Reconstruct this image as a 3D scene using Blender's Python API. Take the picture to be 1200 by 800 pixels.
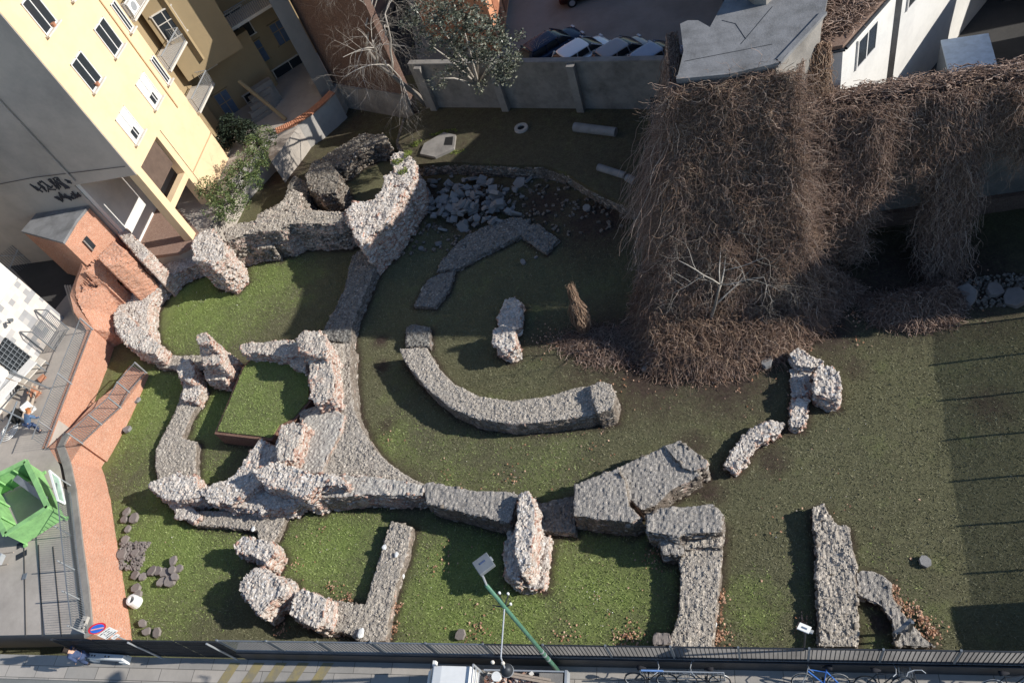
import bpy, bmesh, math, random
import numpy as np
from mathutils import Vector, Matrix, noise
random.seed(7); RNG = np.random.default_rng(7)
for o in list(bpy.data.objects): bpy.data.objects.remove(o)
scn = bpy.context.scene
COL = scn.collection
# ------------------------------------------------------------------ camera
FPX, CH = 933.0, 28.0
def _n(v): return v/np.linalg.norm(v)
_d = _n(np.array([317., -700., -FPX])); _z = -_d
def _hit(x, y):
    r = np.array([x-600., 400.-y, -FPX]); return r*(CH/np.dot(r, _d))
_X = _n(_hit(1200, 757)-_hit(70, 743)); _Y = np.cross(_z, _X)
ROT = np.array([_X, _Y, _z])
def at(x, y, z=0.0):
    "the point of the plane at height z seen at photo position x, y"
    r = ROT @ np.array([x-600., 400.-y, -FPX]); t = (CH-z)/(-r[2])
    return np.array([r[0]*t, r[1]*t, z])
def onplane(x, y, q, u):
    "the point of the upright plane through q (xy) along u (xy) seen at x, y"
    r = ROT @ np.array([x-600., 400.-y, -FPX]); n = np.array([-u[1], u[0]])
    t = np.dot(q, n)/np.dot(r[:2], n)
    return np.array([r[0]*t, r[1]*t, CH+r[2]*t])
cam = bpy.data.cameras.new('camera'); cam.lens = FPX/1200*36; cam.sensor_width = 36; cam.clip_end = 2000
co = bpy.data.objects.new('camera', cam); COL.objects.link(co)
m = Matrix([list(ROT[0])+[0], list(ROT[1])+[0], list(ROT[2])+[CH], [0, 0, 0, 1]]); co.matrix_world = m
scn.camera = co
# ------------------------------------------------------------------ light
SUN_EL, SUN_K = math.radians(26.5), 0.06
sd = Vector((math.cos(SUN_EL), math.cos(SUN_EL)*SUN_K, math.sin(SUN_EL))).normalized()
w = bpy.data.worlds.new('World'); scn.world = w; w.use_nodes = True
nt = w.node_tree; bg = nt.nodes['Background']
sky = nt.nodes.new('ShaderNodeTexSky'); sky.sky_type = 'NISHITA'; sky.sun_disc = False
sky.ozone_density = 3.2; sky.dust_density = .3; sky.sun_elevation = SUN_EL; sky.sun_rotation = math.atan2(sd.x, sd.y)
nt.links.new(sky.outputs[0], bg.inputs[0]); bg.inputs[1].default_value = 0.1
sl = bpy.data.lights.new('sun', 'SUN'); sl.energy = 4.6; sl.angle = math.radians(.5); sl.color = (1, .96, .89)
so = bpy.data.objects.new('sun', sl); COL.objects.link(so)
so.rotation_euler = sd.to_track_quat('Z', 'Y').to_euler()
scn.view_settings.view_transform = 'Standard'; scn.view_settings.look = 'None'
scn.view_settings.gamma = 1; scn.view_settings.exposure = 0.35; scn.view_settings.use_curve_mapping = False
scn.cycles.max_bounces = 5; scn.cycles.use_denoising = True

ZG = -1.8      # the sunken lawn
# ------------------------------------------------------------------ materials
def newmat(name):
    m = bpy.data.materials.new(name); m.use_nodes = True
    nt = m.node_tree; b = nt.nodes['Principled BSDF']; b.inputs['Specular IOR Level'].default_value = .25
    return m, nt, b
def N(nt, t, **k):
    n = nt.nodes.new('ShaderNode'+t)
    for a, v in k.items():
        if a in n.inputs.keys() if hasattr(n.inputs, 'keys') else False: n.inputs[a].default_value = v
        else: setattr(n, a, v)
    return n
def L(nt, a, b): nt.links.new(a, b)
def rgba(c): return (c[0], c[1], c[2], 1)
def coords(nt):
    return N(nt, 'TexCoord').outputs['Object']
def noise_tex(nt, vec, scale, detail=4, rough=.6):
    n = N(nt, 'TexNoise'); n.inputs['Scale'].default_value = scale; n.inputs['Detail'].default_value = detail
    n.inputs['Roughness'].default_value = rough; L(nt, vec, n.inputs['Vector']); return n.outputs['Fac']
def ramp(nt, fac, stops):
    r = N(nt, 'ValToRGB'); e = r.color_ramp.elements
    while len(e) < len(stops): e.new(.5)
    for i, (p, c) in enumerate(stops): e[i].position = p; e[i].color = rgba(c)
    L(nt, fac, r.inputs[0]); return r.outputs[0]
def mixc(nt, fac, a, b, mode='MIX'):
    mx = N(nt, 'Mix', data_type='RGBA', blend_type=mode)
    if isinstance(fac, (int, float)): mx.inputs[0].default_value = fac
    else: L(nt, fac, mx.inputs[0])
    for s, v in ((6, a), (7, b)):
        if isinstance(v, (tuple, list)): mx.inputs[s].default_value = rgba(v)
        else: L(nt, v, mx.inputs[s])
    return mx.outputs[2]
def math_(nt, op, a, b=None, clamp=False):
    n = N(nt, 'Math', operation=op, use_clamp=clamp)
    for s, v in ((0, a), (1, b)):
        if v is None: continue
        if isinstance(v, (int, float)): n.inputs[s].default_value = v
        else: L(nt, v, n.inputs[s])
    return n.outputs[0]
def bump(nt, b, h, strength=.5, dist=.05):
    n = N(nt, 'Bump'); n.inputs['Strength'].default_value = strength; n.inputs['Distance'].default_value = dist
    L(nt, h, n.inputs['Height']); L(nt, n.outputs[0], b.inputs['Normal'])
_plain = {}
def plain(name, c, rough=.8, metal=0, var=.18, scale=3., bumpy=0.):
    if name in _plain: return _plain[name]
    m, nt, b = newmat(name); v = coords(nt)
    f = noise_tex(nt, v, scale, 6, .65)
    lo = tuple(x*(1-var) for x in c); hi = tuple(min(1, x*(1+var)) for x in c)
    L(nt, ramp(nt, f, [(.3, lo), (.7, hi)]), b.inputs['Base Color'])
    b.inputs['Roughness'].default_value = rough; b.inputs['Metallic'].default_value = metal
    if bumpy: bump(nt, b, noise_tex(nt, v, scale*6, 5, .7), bumpy, .03)
    _plain[name] = m; return m
def stained(name, c, dark, scale=.6, amount=.5, bumpy=.3):
    "plaster or concrete with big uneven stains and fine grain"
    m, nt, b = newmat(name); v = coords(nt)
    f1 = noise_tex(nt, v, scale, 8, .7); f2 = noise_tex(nt, v, scale*9, 5, .7)
    base = mixc(nt, math_(nt, 'MULTIPLY', f2, .35), c, tuple(x*.75 for x in c))
    fac = math_(nt, 'MULTIPLY', ramp(nt, f1, [(.42, (0, 0, 0)), (.68, (1, 1, 1))]), amount)
    L(nt, mixc(nt, fac, base, dark), b.inputs['Base Color']); b.inputs['Roughness'].default_value = .9
    bump(nt, b, f2, bumpy, .03); return m
def ruin_mat(name, top=(.33, .30, .27), side=(.27, .23, .20), brick=.35, cell=9., light=.5):  # side tones are set darker to hold the shade of upright faces
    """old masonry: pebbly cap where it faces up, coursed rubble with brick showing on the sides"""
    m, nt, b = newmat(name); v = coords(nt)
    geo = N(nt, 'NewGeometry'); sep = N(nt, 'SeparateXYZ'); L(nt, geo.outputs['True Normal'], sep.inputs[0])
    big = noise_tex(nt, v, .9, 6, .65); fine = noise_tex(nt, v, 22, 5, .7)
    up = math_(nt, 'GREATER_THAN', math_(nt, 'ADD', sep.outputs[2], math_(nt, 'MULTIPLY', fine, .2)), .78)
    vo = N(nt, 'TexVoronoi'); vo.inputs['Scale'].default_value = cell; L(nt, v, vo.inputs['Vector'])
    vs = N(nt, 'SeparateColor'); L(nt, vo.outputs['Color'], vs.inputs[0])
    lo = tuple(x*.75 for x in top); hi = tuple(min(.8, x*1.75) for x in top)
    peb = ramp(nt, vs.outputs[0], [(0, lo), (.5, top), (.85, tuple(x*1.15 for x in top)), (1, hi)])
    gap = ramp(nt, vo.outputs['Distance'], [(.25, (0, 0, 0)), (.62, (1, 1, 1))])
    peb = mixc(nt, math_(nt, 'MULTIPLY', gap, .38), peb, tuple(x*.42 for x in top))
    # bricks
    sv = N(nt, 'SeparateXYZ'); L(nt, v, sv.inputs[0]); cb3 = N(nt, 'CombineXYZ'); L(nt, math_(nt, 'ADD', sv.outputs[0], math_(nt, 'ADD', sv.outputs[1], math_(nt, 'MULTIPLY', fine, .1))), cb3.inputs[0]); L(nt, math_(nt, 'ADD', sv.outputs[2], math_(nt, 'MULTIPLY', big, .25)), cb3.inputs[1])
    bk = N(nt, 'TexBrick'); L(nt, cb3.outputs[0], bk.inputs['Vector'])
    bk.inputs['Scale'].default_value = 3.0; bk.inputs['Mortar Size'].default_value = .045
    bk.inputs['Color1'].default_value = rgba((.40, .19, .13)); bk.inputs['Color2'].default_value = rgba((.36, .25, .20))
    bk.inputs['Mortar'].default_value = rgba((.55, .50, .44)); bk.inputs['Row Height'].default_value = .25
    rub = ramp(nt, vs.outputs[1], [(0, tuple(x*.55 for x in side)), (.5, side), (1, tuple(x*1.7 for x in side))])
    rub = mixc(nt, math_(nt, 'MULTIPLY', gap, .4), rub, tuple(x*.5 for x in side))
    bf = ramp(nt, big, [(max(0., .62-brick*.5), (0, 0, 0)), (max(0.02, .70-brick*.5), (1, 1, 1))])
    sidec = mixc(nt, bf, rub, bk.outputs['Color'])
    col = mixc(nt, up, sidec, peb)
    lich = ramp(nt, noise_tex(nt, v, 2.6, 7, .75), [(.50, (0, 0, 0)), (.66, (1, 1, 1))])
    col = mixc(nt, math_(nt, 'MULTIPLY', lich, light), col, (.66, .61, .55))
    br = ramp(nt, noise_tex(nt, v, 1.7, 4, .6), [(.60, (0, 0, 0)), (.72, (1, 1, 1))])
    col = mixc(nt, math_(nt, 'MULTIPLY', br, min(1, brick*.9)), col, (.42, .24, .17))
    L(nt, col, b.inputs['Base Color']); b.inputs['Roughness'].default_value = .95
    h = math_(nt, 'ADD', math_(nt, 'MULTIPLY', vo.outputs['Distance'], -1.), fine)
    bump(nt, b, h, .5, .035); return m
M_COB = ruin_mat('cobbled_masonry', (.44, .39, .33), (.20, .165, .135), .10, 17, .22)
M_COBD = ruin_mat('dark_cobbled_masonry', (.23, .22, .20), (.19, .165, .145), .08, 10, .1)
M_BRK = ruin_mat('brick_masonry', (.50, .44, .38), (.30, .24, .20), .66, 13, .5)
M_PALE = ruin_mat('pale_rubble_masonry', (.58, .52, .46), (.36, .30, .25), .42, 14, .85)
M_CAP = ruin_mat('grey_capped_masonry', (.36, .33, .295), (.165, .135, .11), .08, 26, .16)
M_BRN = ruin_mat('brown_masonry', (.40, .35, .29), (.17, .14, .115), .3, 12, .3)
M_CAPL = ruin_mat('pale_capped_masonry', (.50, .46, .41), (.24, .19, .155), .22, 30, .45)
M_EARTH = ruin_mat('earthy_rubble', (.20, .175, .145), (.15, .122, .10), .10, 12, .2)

def lawn_mat():
    m, nt, b = newmat('lawn_ground'); v = coords(nt)
    a = N(nt, 'Attribute', attribute_name='soil').outputs['Fac']
    g = N(nt, 'Attribute', attribute_name='lush').outputs['Fac']
    f = noise_tex(nt, v, 14, 7, .75); f2 = noise_tex(nt, v, .8, 6, .6)
    dull = ramp(nt, f, [(.32, (.092, .090, .050)), (.55, (.155, .150, .086)), (.75, (.24, .22, .14))])
    lush = ramp(nt, f, [(.32, (.13, .17, .05)), (.55, (.235, .295, .09)), (.75, (.32, .36, .145))])
    gm = math_(nt, 'ADD', g, math_(nt, 'MULTIPLY', math_(nt, 'SUBTRACT', f2, .55), 1.5), True)
    c = mixc(nt, gm, dull, lush)
    s = ramp(nt, noise_tex(nt, v, 9, 6, .7), [(.3, (.040, .030, .024)), (.6, (.085, .062, .050)), (.8, (.17, .135, .11))])
    am = math_(nt, 'ADD', a, math_(nt, 'MULTIPLY', math_(nt, 'SUBTRACT', noise_tex(nt, v, 3, 6, .7), .5), 1.3), True)
    L(nt, mixc(nt, am, c, s), b.inputs['Base Color']); b.inputs['Roughness'].default_value = 1
    b.inputs['Specular IOR Level'].default_value = .1
    bump(nt, b, noise_tex(nt, v, 30, 6, .8), .8, .06); return m
M_LAWN = lawn_mat()
def island_mat(name, stops, rough=.8, noise_amt=0.):
    m, nt, b = newmat(name); r = N(nt, 'NewGeometry').outputs['Random Per Island']
    L(nt, ramp(nt, r, stops), b.inputs['Base Color']); b.inputs['Roughness'].default_value = rough; return m
M_BLADE_L = island_mat('lush_grass_blades', [(0, (.14, .185, .052)), (.5, (.26, .33, .10)), (.85, (.34, .40, .15)), (1, (.40, .44, .20))])
M_BLADE_D = island_mat('dull_grass_blades', [(0, (.10, .10, .052)), (.5, (.175, .172, .095)), (.85, (.25, .24, .15)), (1, (.30, .28, .18))])
M_LEAFY = island_mat('fallen_leaf', [(0, (.28, .13, .07)), (.5, (.42, .24, .15)), (1, (.62, .42, .30))])
M_TWIG = island_mat('vine_twigs', [(0, (.15, .098, .075)), (.35, (.26, .175, .135)), (.75, (.37, .265, .21)), (1, (.56, .44, .36))], .9)
M_TWIGL = island_mat('dry_twigs', [(0, (.16, .10, .07)), (.5, (.30, .20, .14)), (1, (.50, .37, .27))], .9)  # warm brown tones picked at random per stem
M_BARK = plain('pale_bark', (.42, .38, .33), .9, 0, .35, 12, .4)
M_SHRUBLEAF = island_mat('bright_shrub_leaf', [(0, (.035, .060, .016)), (.6, (.095, .135, .045)), (1, (.26, .29, .13))], .5)
M_MAGLEAF = island_mat('magnolia_leaf', [(0, (.045, .055, .038)), (.6, (.10, .11, .08)), (1, (.32, .32, .25))], .32)
M_MOSS = island_mat('moss_leaf', [(0, (.08, .12, .02)), (1, (.26, .30, .07))])
def brick_wall_mat(name, c1=(.60, .25, .14), c2=(.68, .35, .22), mort=(.60, .46, .38), sc=3.0, white=.65, stain=(.30, .2, .15)):
    m, nt, b = newmat(name); v = N(nt, 'UVMap').outputs[0]; o = coords(nt)
    bk = N(nt, 'TexBrick'); L(nt, v, bk.inputs['Vector'])
    bk.inputs['Scale'].default_value = sc; bk.inputs['Mortar Size'].default_value = .032; bk.inputs['Row Height'].default_value = .25
    bk.inputs['Color1'].default_value = rgba(c1); bk.inputs['Color2'].default_value = rgba(c2); bk.inputs['Mortar'].default_value = rgba(mort)
    wf = ramp(nt, noise_tex(nt, o, 2.3, 9, .78), [(.57, (0, 0, 0)), (.66, (1, 1, 1))])
    c = mixc(nt, math_(nt, 'MULTIPLY', wf, white), bk.outputs['Color'], (.72, .58, .50))
    df = ramp(nt, noise_tex(nt, o, .9, 7, .7), [(.48, (0, 0, 0)), (.75, (1, 1, 1))])
    c = mixc(nt, math_(nt, 'MULTIPLY', df, .45), c, stain)
    c = mixc(nt, ramp(nt, noise_tex(nt, o, 13, 8, .85), [(.38, (.75, .75, .75)), (.62, (0, 0, 0))]), c, tuple(x*.55 for x in c1))
    c = mixc(nt, ramp(nt, noise_tex(nt, o, 30, 6, .8), [(.54, (0, 0, 0)), (.72, (.40, .40, .40))]), c, (.68, .52, .44))
    L(nt, c, b.inputs['Base Color']); b.inputs['Roughness'].default_value = .92
    bump(nt, b, math_(nt, 'ADD', bk.outputs['Fac'], math_(nt, 'MULTIPLY', noise_tex(nt, o, 14, 5, .7), -1.)), .5, .02); return m
M_BRICK = brick_wall_mat('orange_brick')
M_BRICKD = brick_wall_mat('brown_brick', (.25, .12, .08), (.31, .17, .12), (.26, .19, .15), 3.6, .1, (.1, .07, .05))
M_PAVER = brick_wall_mat('brick_paving', (.33, .19, .14), (.40, .26, .20), (.36, .28, .23), 3.2, .05)
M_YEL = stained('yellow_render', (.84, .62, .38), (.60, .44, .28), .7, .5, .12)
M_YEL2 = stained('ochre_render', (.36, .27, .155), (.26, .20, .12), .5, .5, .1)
M_GREYW = stained('grey_side_render', (.52, .465, .41), (.32, .29, .26), .35, .7, .15)
M_CONC = stained('old_concrete', (.30, .28, .255), (.14, .13, .12), .7, .8, .4)
M_CONCL = stained('pale_concrete', (.48, .45, .41), (.28, .26, .24), .8, .6, .3)
M_WHITEW = stained('white_render', (.74, .72, .68), (.48, .47, .45), .6, .5, .15)
M_ROOF = stained('grey_felt_roof', (.235, .235, .24), (.12, .12, .12), 1.1, .9, .5)
M_ASPH = stained('worn_asphalt', (.23, .235, .225), (.13, .13, .12), .35, .6, .35)
def slabs_mat():
    m = stained('sidewalk_slabs', (.46, .435, .40), (.31, .295, .275), .6, .6, .3); nt = m.node_tree; b = nt.nodes['Principled BSDF']; src = b.inputs['Base Color'].links[0].from_socket
    bk = N(nt, 'TexBrick'); L(nt, coords(nt), bk.inputs['Vector']); bk.inputs['Scale'].default_value = .9; bk.inputs['Mortar Size'].default_value = .012; bk.inputs['Row Height'].default_value = .42; bk.inputs['Brick Width'].default_value = 1.35
    bk.inputs['Color1'].default_value = rgba((.78, .78, .78)); bk.inputs['Color2'].default_value = rgba((1.1, 1.05, 1.)); bk.inputs['Mortar'].default_value = rgba((.35, .35, .35))
    L(nt, mixc(nt, 1., src, bk.outputs['Color'], 'MULTIPLY'), b.inputs['Base Color']); return m
M_SIDE = slabs_mat()
M_YARD = stained('yard_concrete', (.46, .41, .36), (.28, .25, .22), .4, .7, .3)
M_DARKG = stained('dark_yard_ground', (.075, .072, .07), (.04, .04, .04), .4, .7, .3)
M_STONE = stained('grey_stone_slab', (.27, .265, .26), (.15, .145, .14), 2.2, .6, .5)
M_STONEB = stained('brownish_stone', (.27, .235, .215), (.16, .14, .13), 2.2, .6, .5)
M_STEEL = plain('dark_steel', (.045, .05, .058), .5, .4, .2)
M_STEELG = plain('grey_steel', (.24, .26, .28), .5, .5, .15)
M_GALV = plain('galvanised_steel', (.50, .52, .54), .45, .5, .1)
M_GLASS = plain('dark_window_glass', (.03, .035, .04), .12, 0, .1)
M_WFRAME = plain('white_window_frame', (.70, .68, .65), .5, 0, .06)
M_SHUT = plain('white_roller_shutter', (.62, .60, .56), .6, 0, .1)
M_SILL = plain('pale_stone_sill', (.62, .57, .50), .7, 0, .12, 8)
M_WPAINT = plain('white_paint', (.78, .78, .76), .35, 0, .05)
M_RUB = plain('black_rubber', (.02, .02, .02), .8)
M_GREENP = plain('green_pole_paint', (.085, .19, .13), .4, .1, .2, 6)
M_LGREEN = stained('light_green_steel', (.30, .58, .22), (.16, .30, .13), 1.6, .8, .2)
M_BLUEP = plain('blue_paint', (.03, .14, .60), .4)
M_REDP = plain('red_paint', (.62, .03, .05), .4)
M_SKIN = plain('skin', (.55, .34, .25), .6)
M_HAIR = plain('dark_hair', (.03, .022, .018), .8)
M_NAVY = plain('navy_cloth', (.05, .075, .15), .85, 0, .3, 12)
M_BLACKC = plain('black_cloth', (.025, .025, .03), .9)
M_TERRA = plain('terracotta', (.48, .22, .13), .8, 0, .2)
M_WOODP = stained('old_boards', (.42, .34, .27), (.24, .19, .15), 1.5, .6, .3)
M_MIX = island_mat('mixed_rubble', [(0, (.30, .26, .22)), (.3, (.52, .26, .17)), (.6, (.55, .50, .45)), (1, (.74, .72, .68))])
# ------------------------------------------------------------------ geometry helpers
class MB:
    def __init__(s): s.v = []; s.f = []; s.uv = []
    def quad(s, a, b, c, d, uv=None):
        n = len(s.v); s.v += [tuple(a), tuple(b), tuple(c), tuple(d)]; s.f.append((n, n+1, n+2, n+3)); return s
    def poly(s, pts):
        n = len(s.v); s.v += [tuple(p) for p in pts]; s.f.append(tuple(range(n, n+len(pts)))); return s
    def box(s, c, size, rz=0, axes=None):
        c = np.array(c, float); h = np.array(size, float)/2
        if axes is None: ax = np.array([[math.cos(rz), math.sin(rz), 0], [-math.sin(rz), math.cos(rz), 0], [0, 0, 1]])
        else: ax = np.array(axes, float)
        n = len(s.v)
        for sx, sy, sz in ((-1,-1,-1),(1,-1,-1),(1,1,-1),(-1,1,-1),(-1,-1,1),(1,-1,1),(1,1,1),(-1,1,1)):
            s.v.append(tuple(c+ax[0]*h[0]*sx+ax[1]*h[1]*sy+ax[2]*h[2]*sz))
        s.f += [tuple(n+i for i in q) for q in ((0,3,2,1),(4,5,6,7),(0,1,5,4),(1,2,6,5),(2,3,7,6),(3,0,4,7))]; return s
    def bar(s, a, b, w, h=None, up=(0, 0, 1)):
        a = np.array(a, float); b = np.array(b, float); x = _n(b-a); u = np.array(up, float)
        if abs(np.dot(x, u)) > .95: u = np.array([0, 1., 0]) if abs(x[1]) < .9 else np.array([1., 0, 0])
        y = _n(np.cross(u, x)); z = np.cross(x, y)
        return s.box((a+b)/2, (np.linalg.norm(b-a), w, h or w), axes=[x, y, z])
    def tube(s, pts, rads, n=6, cap=True):
        pts = [np.array(p, float) for p in pts]
        if isinstance(rads, (int, float)): rads = [rads]*len(pts)
        base = len(s.v)
        for i, p in enumerate(pts):
            t = _n((pts[min(i+1, len(pts)-1)]-pts[max(i-1, 0)])+1e-9)
            u = np.array([0, 0, 1.]) if abs(t[2]) < .9 else np.array([1., 0, 0])
            x = _n(np.cross(u, t)); y = np.cross(t, x)
            for k in range(n):
                a = 2*math.pi*k/n; s.v.append(tuple(p+(x*math.cos(a)+y*math.sin(a))*rads[i]))
        for i in range(len(pts)-1):
            for k in range(n):
                a = base+i*n+k; b = base+i*n+(k+1) % n; s.f.append((a, b, b+n, a+n))
        if cap:
            s.f.append(tuple(base+k for k in reversed(range(n)))); s.f.append(tuple(base+(len(pts)-1)*n+k for k in range(n)))
        return s
    def cyl(s, c, r, h, n=16, r2=None):
        return s.tube([c, (c[0], c[1], c[2]+h)], [r, r if r2 is None else r2], n)
    def prism(s, pts, z0, z1):
        "upright prism over xy points; z1 may be a list"
        n = len(pts); base = len(s.v)
        a = sum(pts[i][0]*pts[(i+1) % n][1]-pts[(i+1) % n][0]*pts[i][1] for i in range(n))
        zz = list(z1) if isinstance(z1, (list, tuple, np.ndarray)) else [z1]*n
        if a < 0: pts = pts[::-1]; zz = zz[::-1]
        s.v += [(p[0], p[1], z0) for p in pts]+[(p[0], p[1], z) for p, z in zip(pts, zz)]
        s.f.append(tuple(base+i for i in reversed(range(n)))); s.f.append(tuple(base+n+i for i in range(n)))
        for i in range(n):
            j = (i+1) % n; s.f.append((base+i, base+j, base+n+j, base+n+i))
        return s
    def build(s, name, mat, parent=None, smooth=False, uv=False):
        me = bpy.data.meshes.new(name); me.from_pydata(s.v, [], s.f); me.materials.append(mat)
        if smooth: me.polygons.foreach_set('use_smooth', [True]*len(me.polygons))
        if uv: box_uv(me)
        me.update()
        o = bpy.data.objects.new(name, me); COL.objects.link(o)
        if parent is not None: o.parent = parent; o.matrix_parent_inverse = parent.matrix_world.inverted()
        return o
def box_uv(me):
    me.update(); uvl = me.uv_layers.new(name='UVMap')
    for p in me.polygons:
        n = p.normal
        if abs(n.z) > .7: ax, ay = Vector((1, 0, 0)), Vector((0, 1, 0))
        else: ax = Vector((-n.y, n.x, 0)).normalized(); ay = Vector((0, 0, 1))
        for li in p.loop_indices:
            c = me.vertices[me.loops[li].vertex_index].co; uvl.data[li].uv = (c.dot(ax), c.dot(ay))
def tag(o, label=None, cat=None, group=None, kind=None):
    if label: o['label'] = label
    if cat: o['category'] = cat; o['kind'] = 'thing'
    if group: o['group'] = group
    if kind: o['kind'] = kind
    return o
def thing(name, label, cat, loc=(0, 0, 0), group=None, rz=0):
    o = bpy.data.objects.new(name, None); COL.objects.link(o); o.location = tuple(loc); o.rotation_euler = (0, 0, rz)
    o.empty_display_size = .2; o.matrix_world = Matrix.Translation(tuple(loc)) @ Matrix.Rotation(rz, 4, 'Z')
    return tag(o, label, cat, group)
def local(mb, name, mat, parent, smooth=False, uv=False):
    "the mesh is written in the parent's own frame"
    o = mb.build(name, mat, None, smooth, uv); o.parent = parent; return o
def copy_tree(o, parent=None):
    c = o.copy(); COL.objects.link(c)
    if parent is not None: c.parent = parent
    for ch in list(o.children): copy_tree(ch, c)
    return c
def bevel(o, w=.02, seg=2):
    b = o.modifiers.new('bevel', 'BEVEL'); b.width = w; b.segments = seg; b.limit_method = 'ANGLE'; return o
def pxy(lst, z): return [tuple(at(x, y, z)[:2]) for x, y in lst]
def in_poly(P, poly):
    P = np.asarray(P); q = np.asarray(poly); r = np.zeros(len(P), bool); j = len(q)-1
    for i in range(len(q)):
        a, b = q[i], q[j]
        c = ((a[1] > P[:, 1]) != (b[1] > P[:, 1])) & (P[:, 0] < (b[0]-a[0])*(P[:, 1]-a[1])/((b[1]-a[1])+1e-12)+a[0]); r ^= c; j = i
    return r
def dist_poly(P, poly):
    q = np.asarray(poly); d = np.full(len(P), 1e9)
    for i in range(len(q)):
        a, b = q[i], q[(i+1) % len(q)]; ab = b-a; t = np.clip(((P-a) @ ab)/(ab @ ab+1e-9), 0, 1)
        d = np.minimum(d, np.linalg.norm(P-(a+t[:, None]*ab), axis=1))
    return d
M_FB = island_mat('facing_brick', [(0, (.30, .17, .13)), (.3, (.42, .26, .20)), (.55, (.47, .35, .28)), (.75, (.50, .43, .37)), (1, (.60, .54, .48))], .95)
M_FS = island_mat('facing_stone', [(0, (.14, .115, .095)), (.4, (.20, .17, .14)), (.8, (.28, .245, .205)), (1, (.42, .38, .33))], .95)
M_PB = island_mat('set_cobbles', [(0, (.28, .25, .215)), (.4, (.38, .34, .29)), (.85, (.46, .415, .36)), (1, (.64, .59, .52))], .9)
M_PBL = island_mat('pale_rubble_bits', [(0, (.38, .29, .24)), (.25, (.50, .43, .37)), (.7, (.58, .52, .455)), (1, (.68, .63, .56))], .9)
M_PBD = island_mat('dark_rubble_bits', [(0, (.11, .10, .088)), (.5, (.17, .155, .135)), (1, (.28, .26, .23))], .9)
def boxes(name, C, A, B, S, mat, parent):
    "many small blocks: centres C, axes A and B, half sizes S"
    Cc = np.cross(A, B); n = len(C); c8 = np.array([(-1,-1,-1),(1,-1,-1),(1,1,-1),(-1,1,-1),(-1,-1,1),(1,-1,1),(1,1,1),(-1,1,1)], float)
    jit = 1+RNG.uniform(-.28, .10, (n, 8, 3)); k = c8[None]*S[:, None, :]*jit
    V = C[:, None, :]+k[..., :1]*A[:, None]+k[..., 1:2]*B[:, None]+k[..., 2:]*Cc[:, None]
    q = np.array(((0,3,2,1),(4,5,6,7),(0,1,5,4),(1,2,6,5),(2,3,7,6),(3,0,4,7))); F = (np.arange(n)*8)[:, None, None]+q[None]
    me = bpy.data.meshes.new(name); me.vertices.add(n*8); me.vertices.foreach_set('co', V.astype('f').ravel()); F = F.reshape(-1, 4)
    me.loops.add(F.size); me.loops.foreach_set('vertex_index', F.ravel().astype('i')); me.polygons.add(len(F)); me.polygons.foreach_set('loop_start', np.arange(0, F.size, 4)); me.update(calc_edges=True)
    me.materials.append(mat); o = bpy.data.objects.new(name, me); COL.objects.link(o); o.parent = parent; o['kind'] = 'stuff'; return o
def dress(o, me, mat):
    "real bricks and stones standing out of the faces, cobbles bedded in the top"
    cfg = {M_COB: (14, M_FS, 110, M_PB, .020), M_COBD: (10, M_FS, 70, M_PBD, .024), M_BRK: (60, M_FB, 34, M_PBL, .026), M_PALE: (34, M_FB, 34, M_PBL, .028), M_CAP: (14, M_FS, 10, M_PB, .014), M_CAPL: (22, M_FB, 8, M_PBL, .014), M_BRN: (30, M_FS, 26, M_PB, .028), M_EARTH: (30, M_FS, 26, M_PBD, .034)}.get(mat)
    if not cfg: return
    n = len(me.polygons); cen = np.empty(n*3, 'f'); me.polygons.foreach_get('center', cen); cen = cen.reshape(-1, 3).astype(float)
    nr = np.empty(n*3, 'f'); me.polygons.foreach_get('normal', nr); nr = nr.reshape(-1, 3).astype(float); ar = np.empty(n, 'f'); me.polygons.foreach_get('area', ar)
    cl_ = np.array([noise.noise(Vector(c)*1.2) for c in cen]); rnd = RNG.random(n)
    sd = (np.abs(nr[:, 2]) < .6) & (rnd < ar*cfg[0]*np.clip(1+cl_*3.2, .05, 2.2)); tp = (nr[:, 2] > .6) & (rnd < ar*cfg[2])
    c = cen[sd]; m_ = nr[sd]; k = len(c)
    if k > 3:
        h_ = m_.copy(); h_[:, 2] = 0; h_ /= np.linalg.norm(h_, axis=1, keepdims=True)+1e-9; t_ = np.column_stack([-h_[:, 1], h_[:, 0], np.zeros(k)])
        c[:, 2] = np.round(c[:, 2]/.085)*.085+RNG.normal(0, .006, k); t_[:, 2] += RNG.normal(0, .05, k); t_ /= np.linalg.norm(t_, axis=1, keepdims=True)
        S = np.column_stack([RNG.uniform(.06, .15, k), RNG.uniform(.03, .075, k), RNG.uniform(.026, .038, k)])
        boxes('facing_bricks', c+h_*RNG.uniform(-.055, -.02, (k, 1)), t_, h_, S, cfg[1], o)
    c = cen[tp]; k = len(c)
    if k > 3:
        a_ = RNG.normal(0, 1, (k, 3)); a_[:, 2] *= .35; a_ /= np.linalg.norm(a_, axis=1, keepdims=True); b_ = np.cross(a_, nr[tp]+RNG.normal(0, .15, (k, 3))); b_ /= np.linalg.norm(b_, axis=1, keepdims=True)
        S = RNG.uniform(.6, 1.5, (k, 3))*cfg[4]; S[:, 0] *= 1.3; boxes('set_cobbles', c-nr[tp]*.012+RNG.normal(0, .012, (k, 3)), a_, b_, S, cfg[3], o)
FOOT = []          # footprints of everything that stands on the lawn
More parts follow.
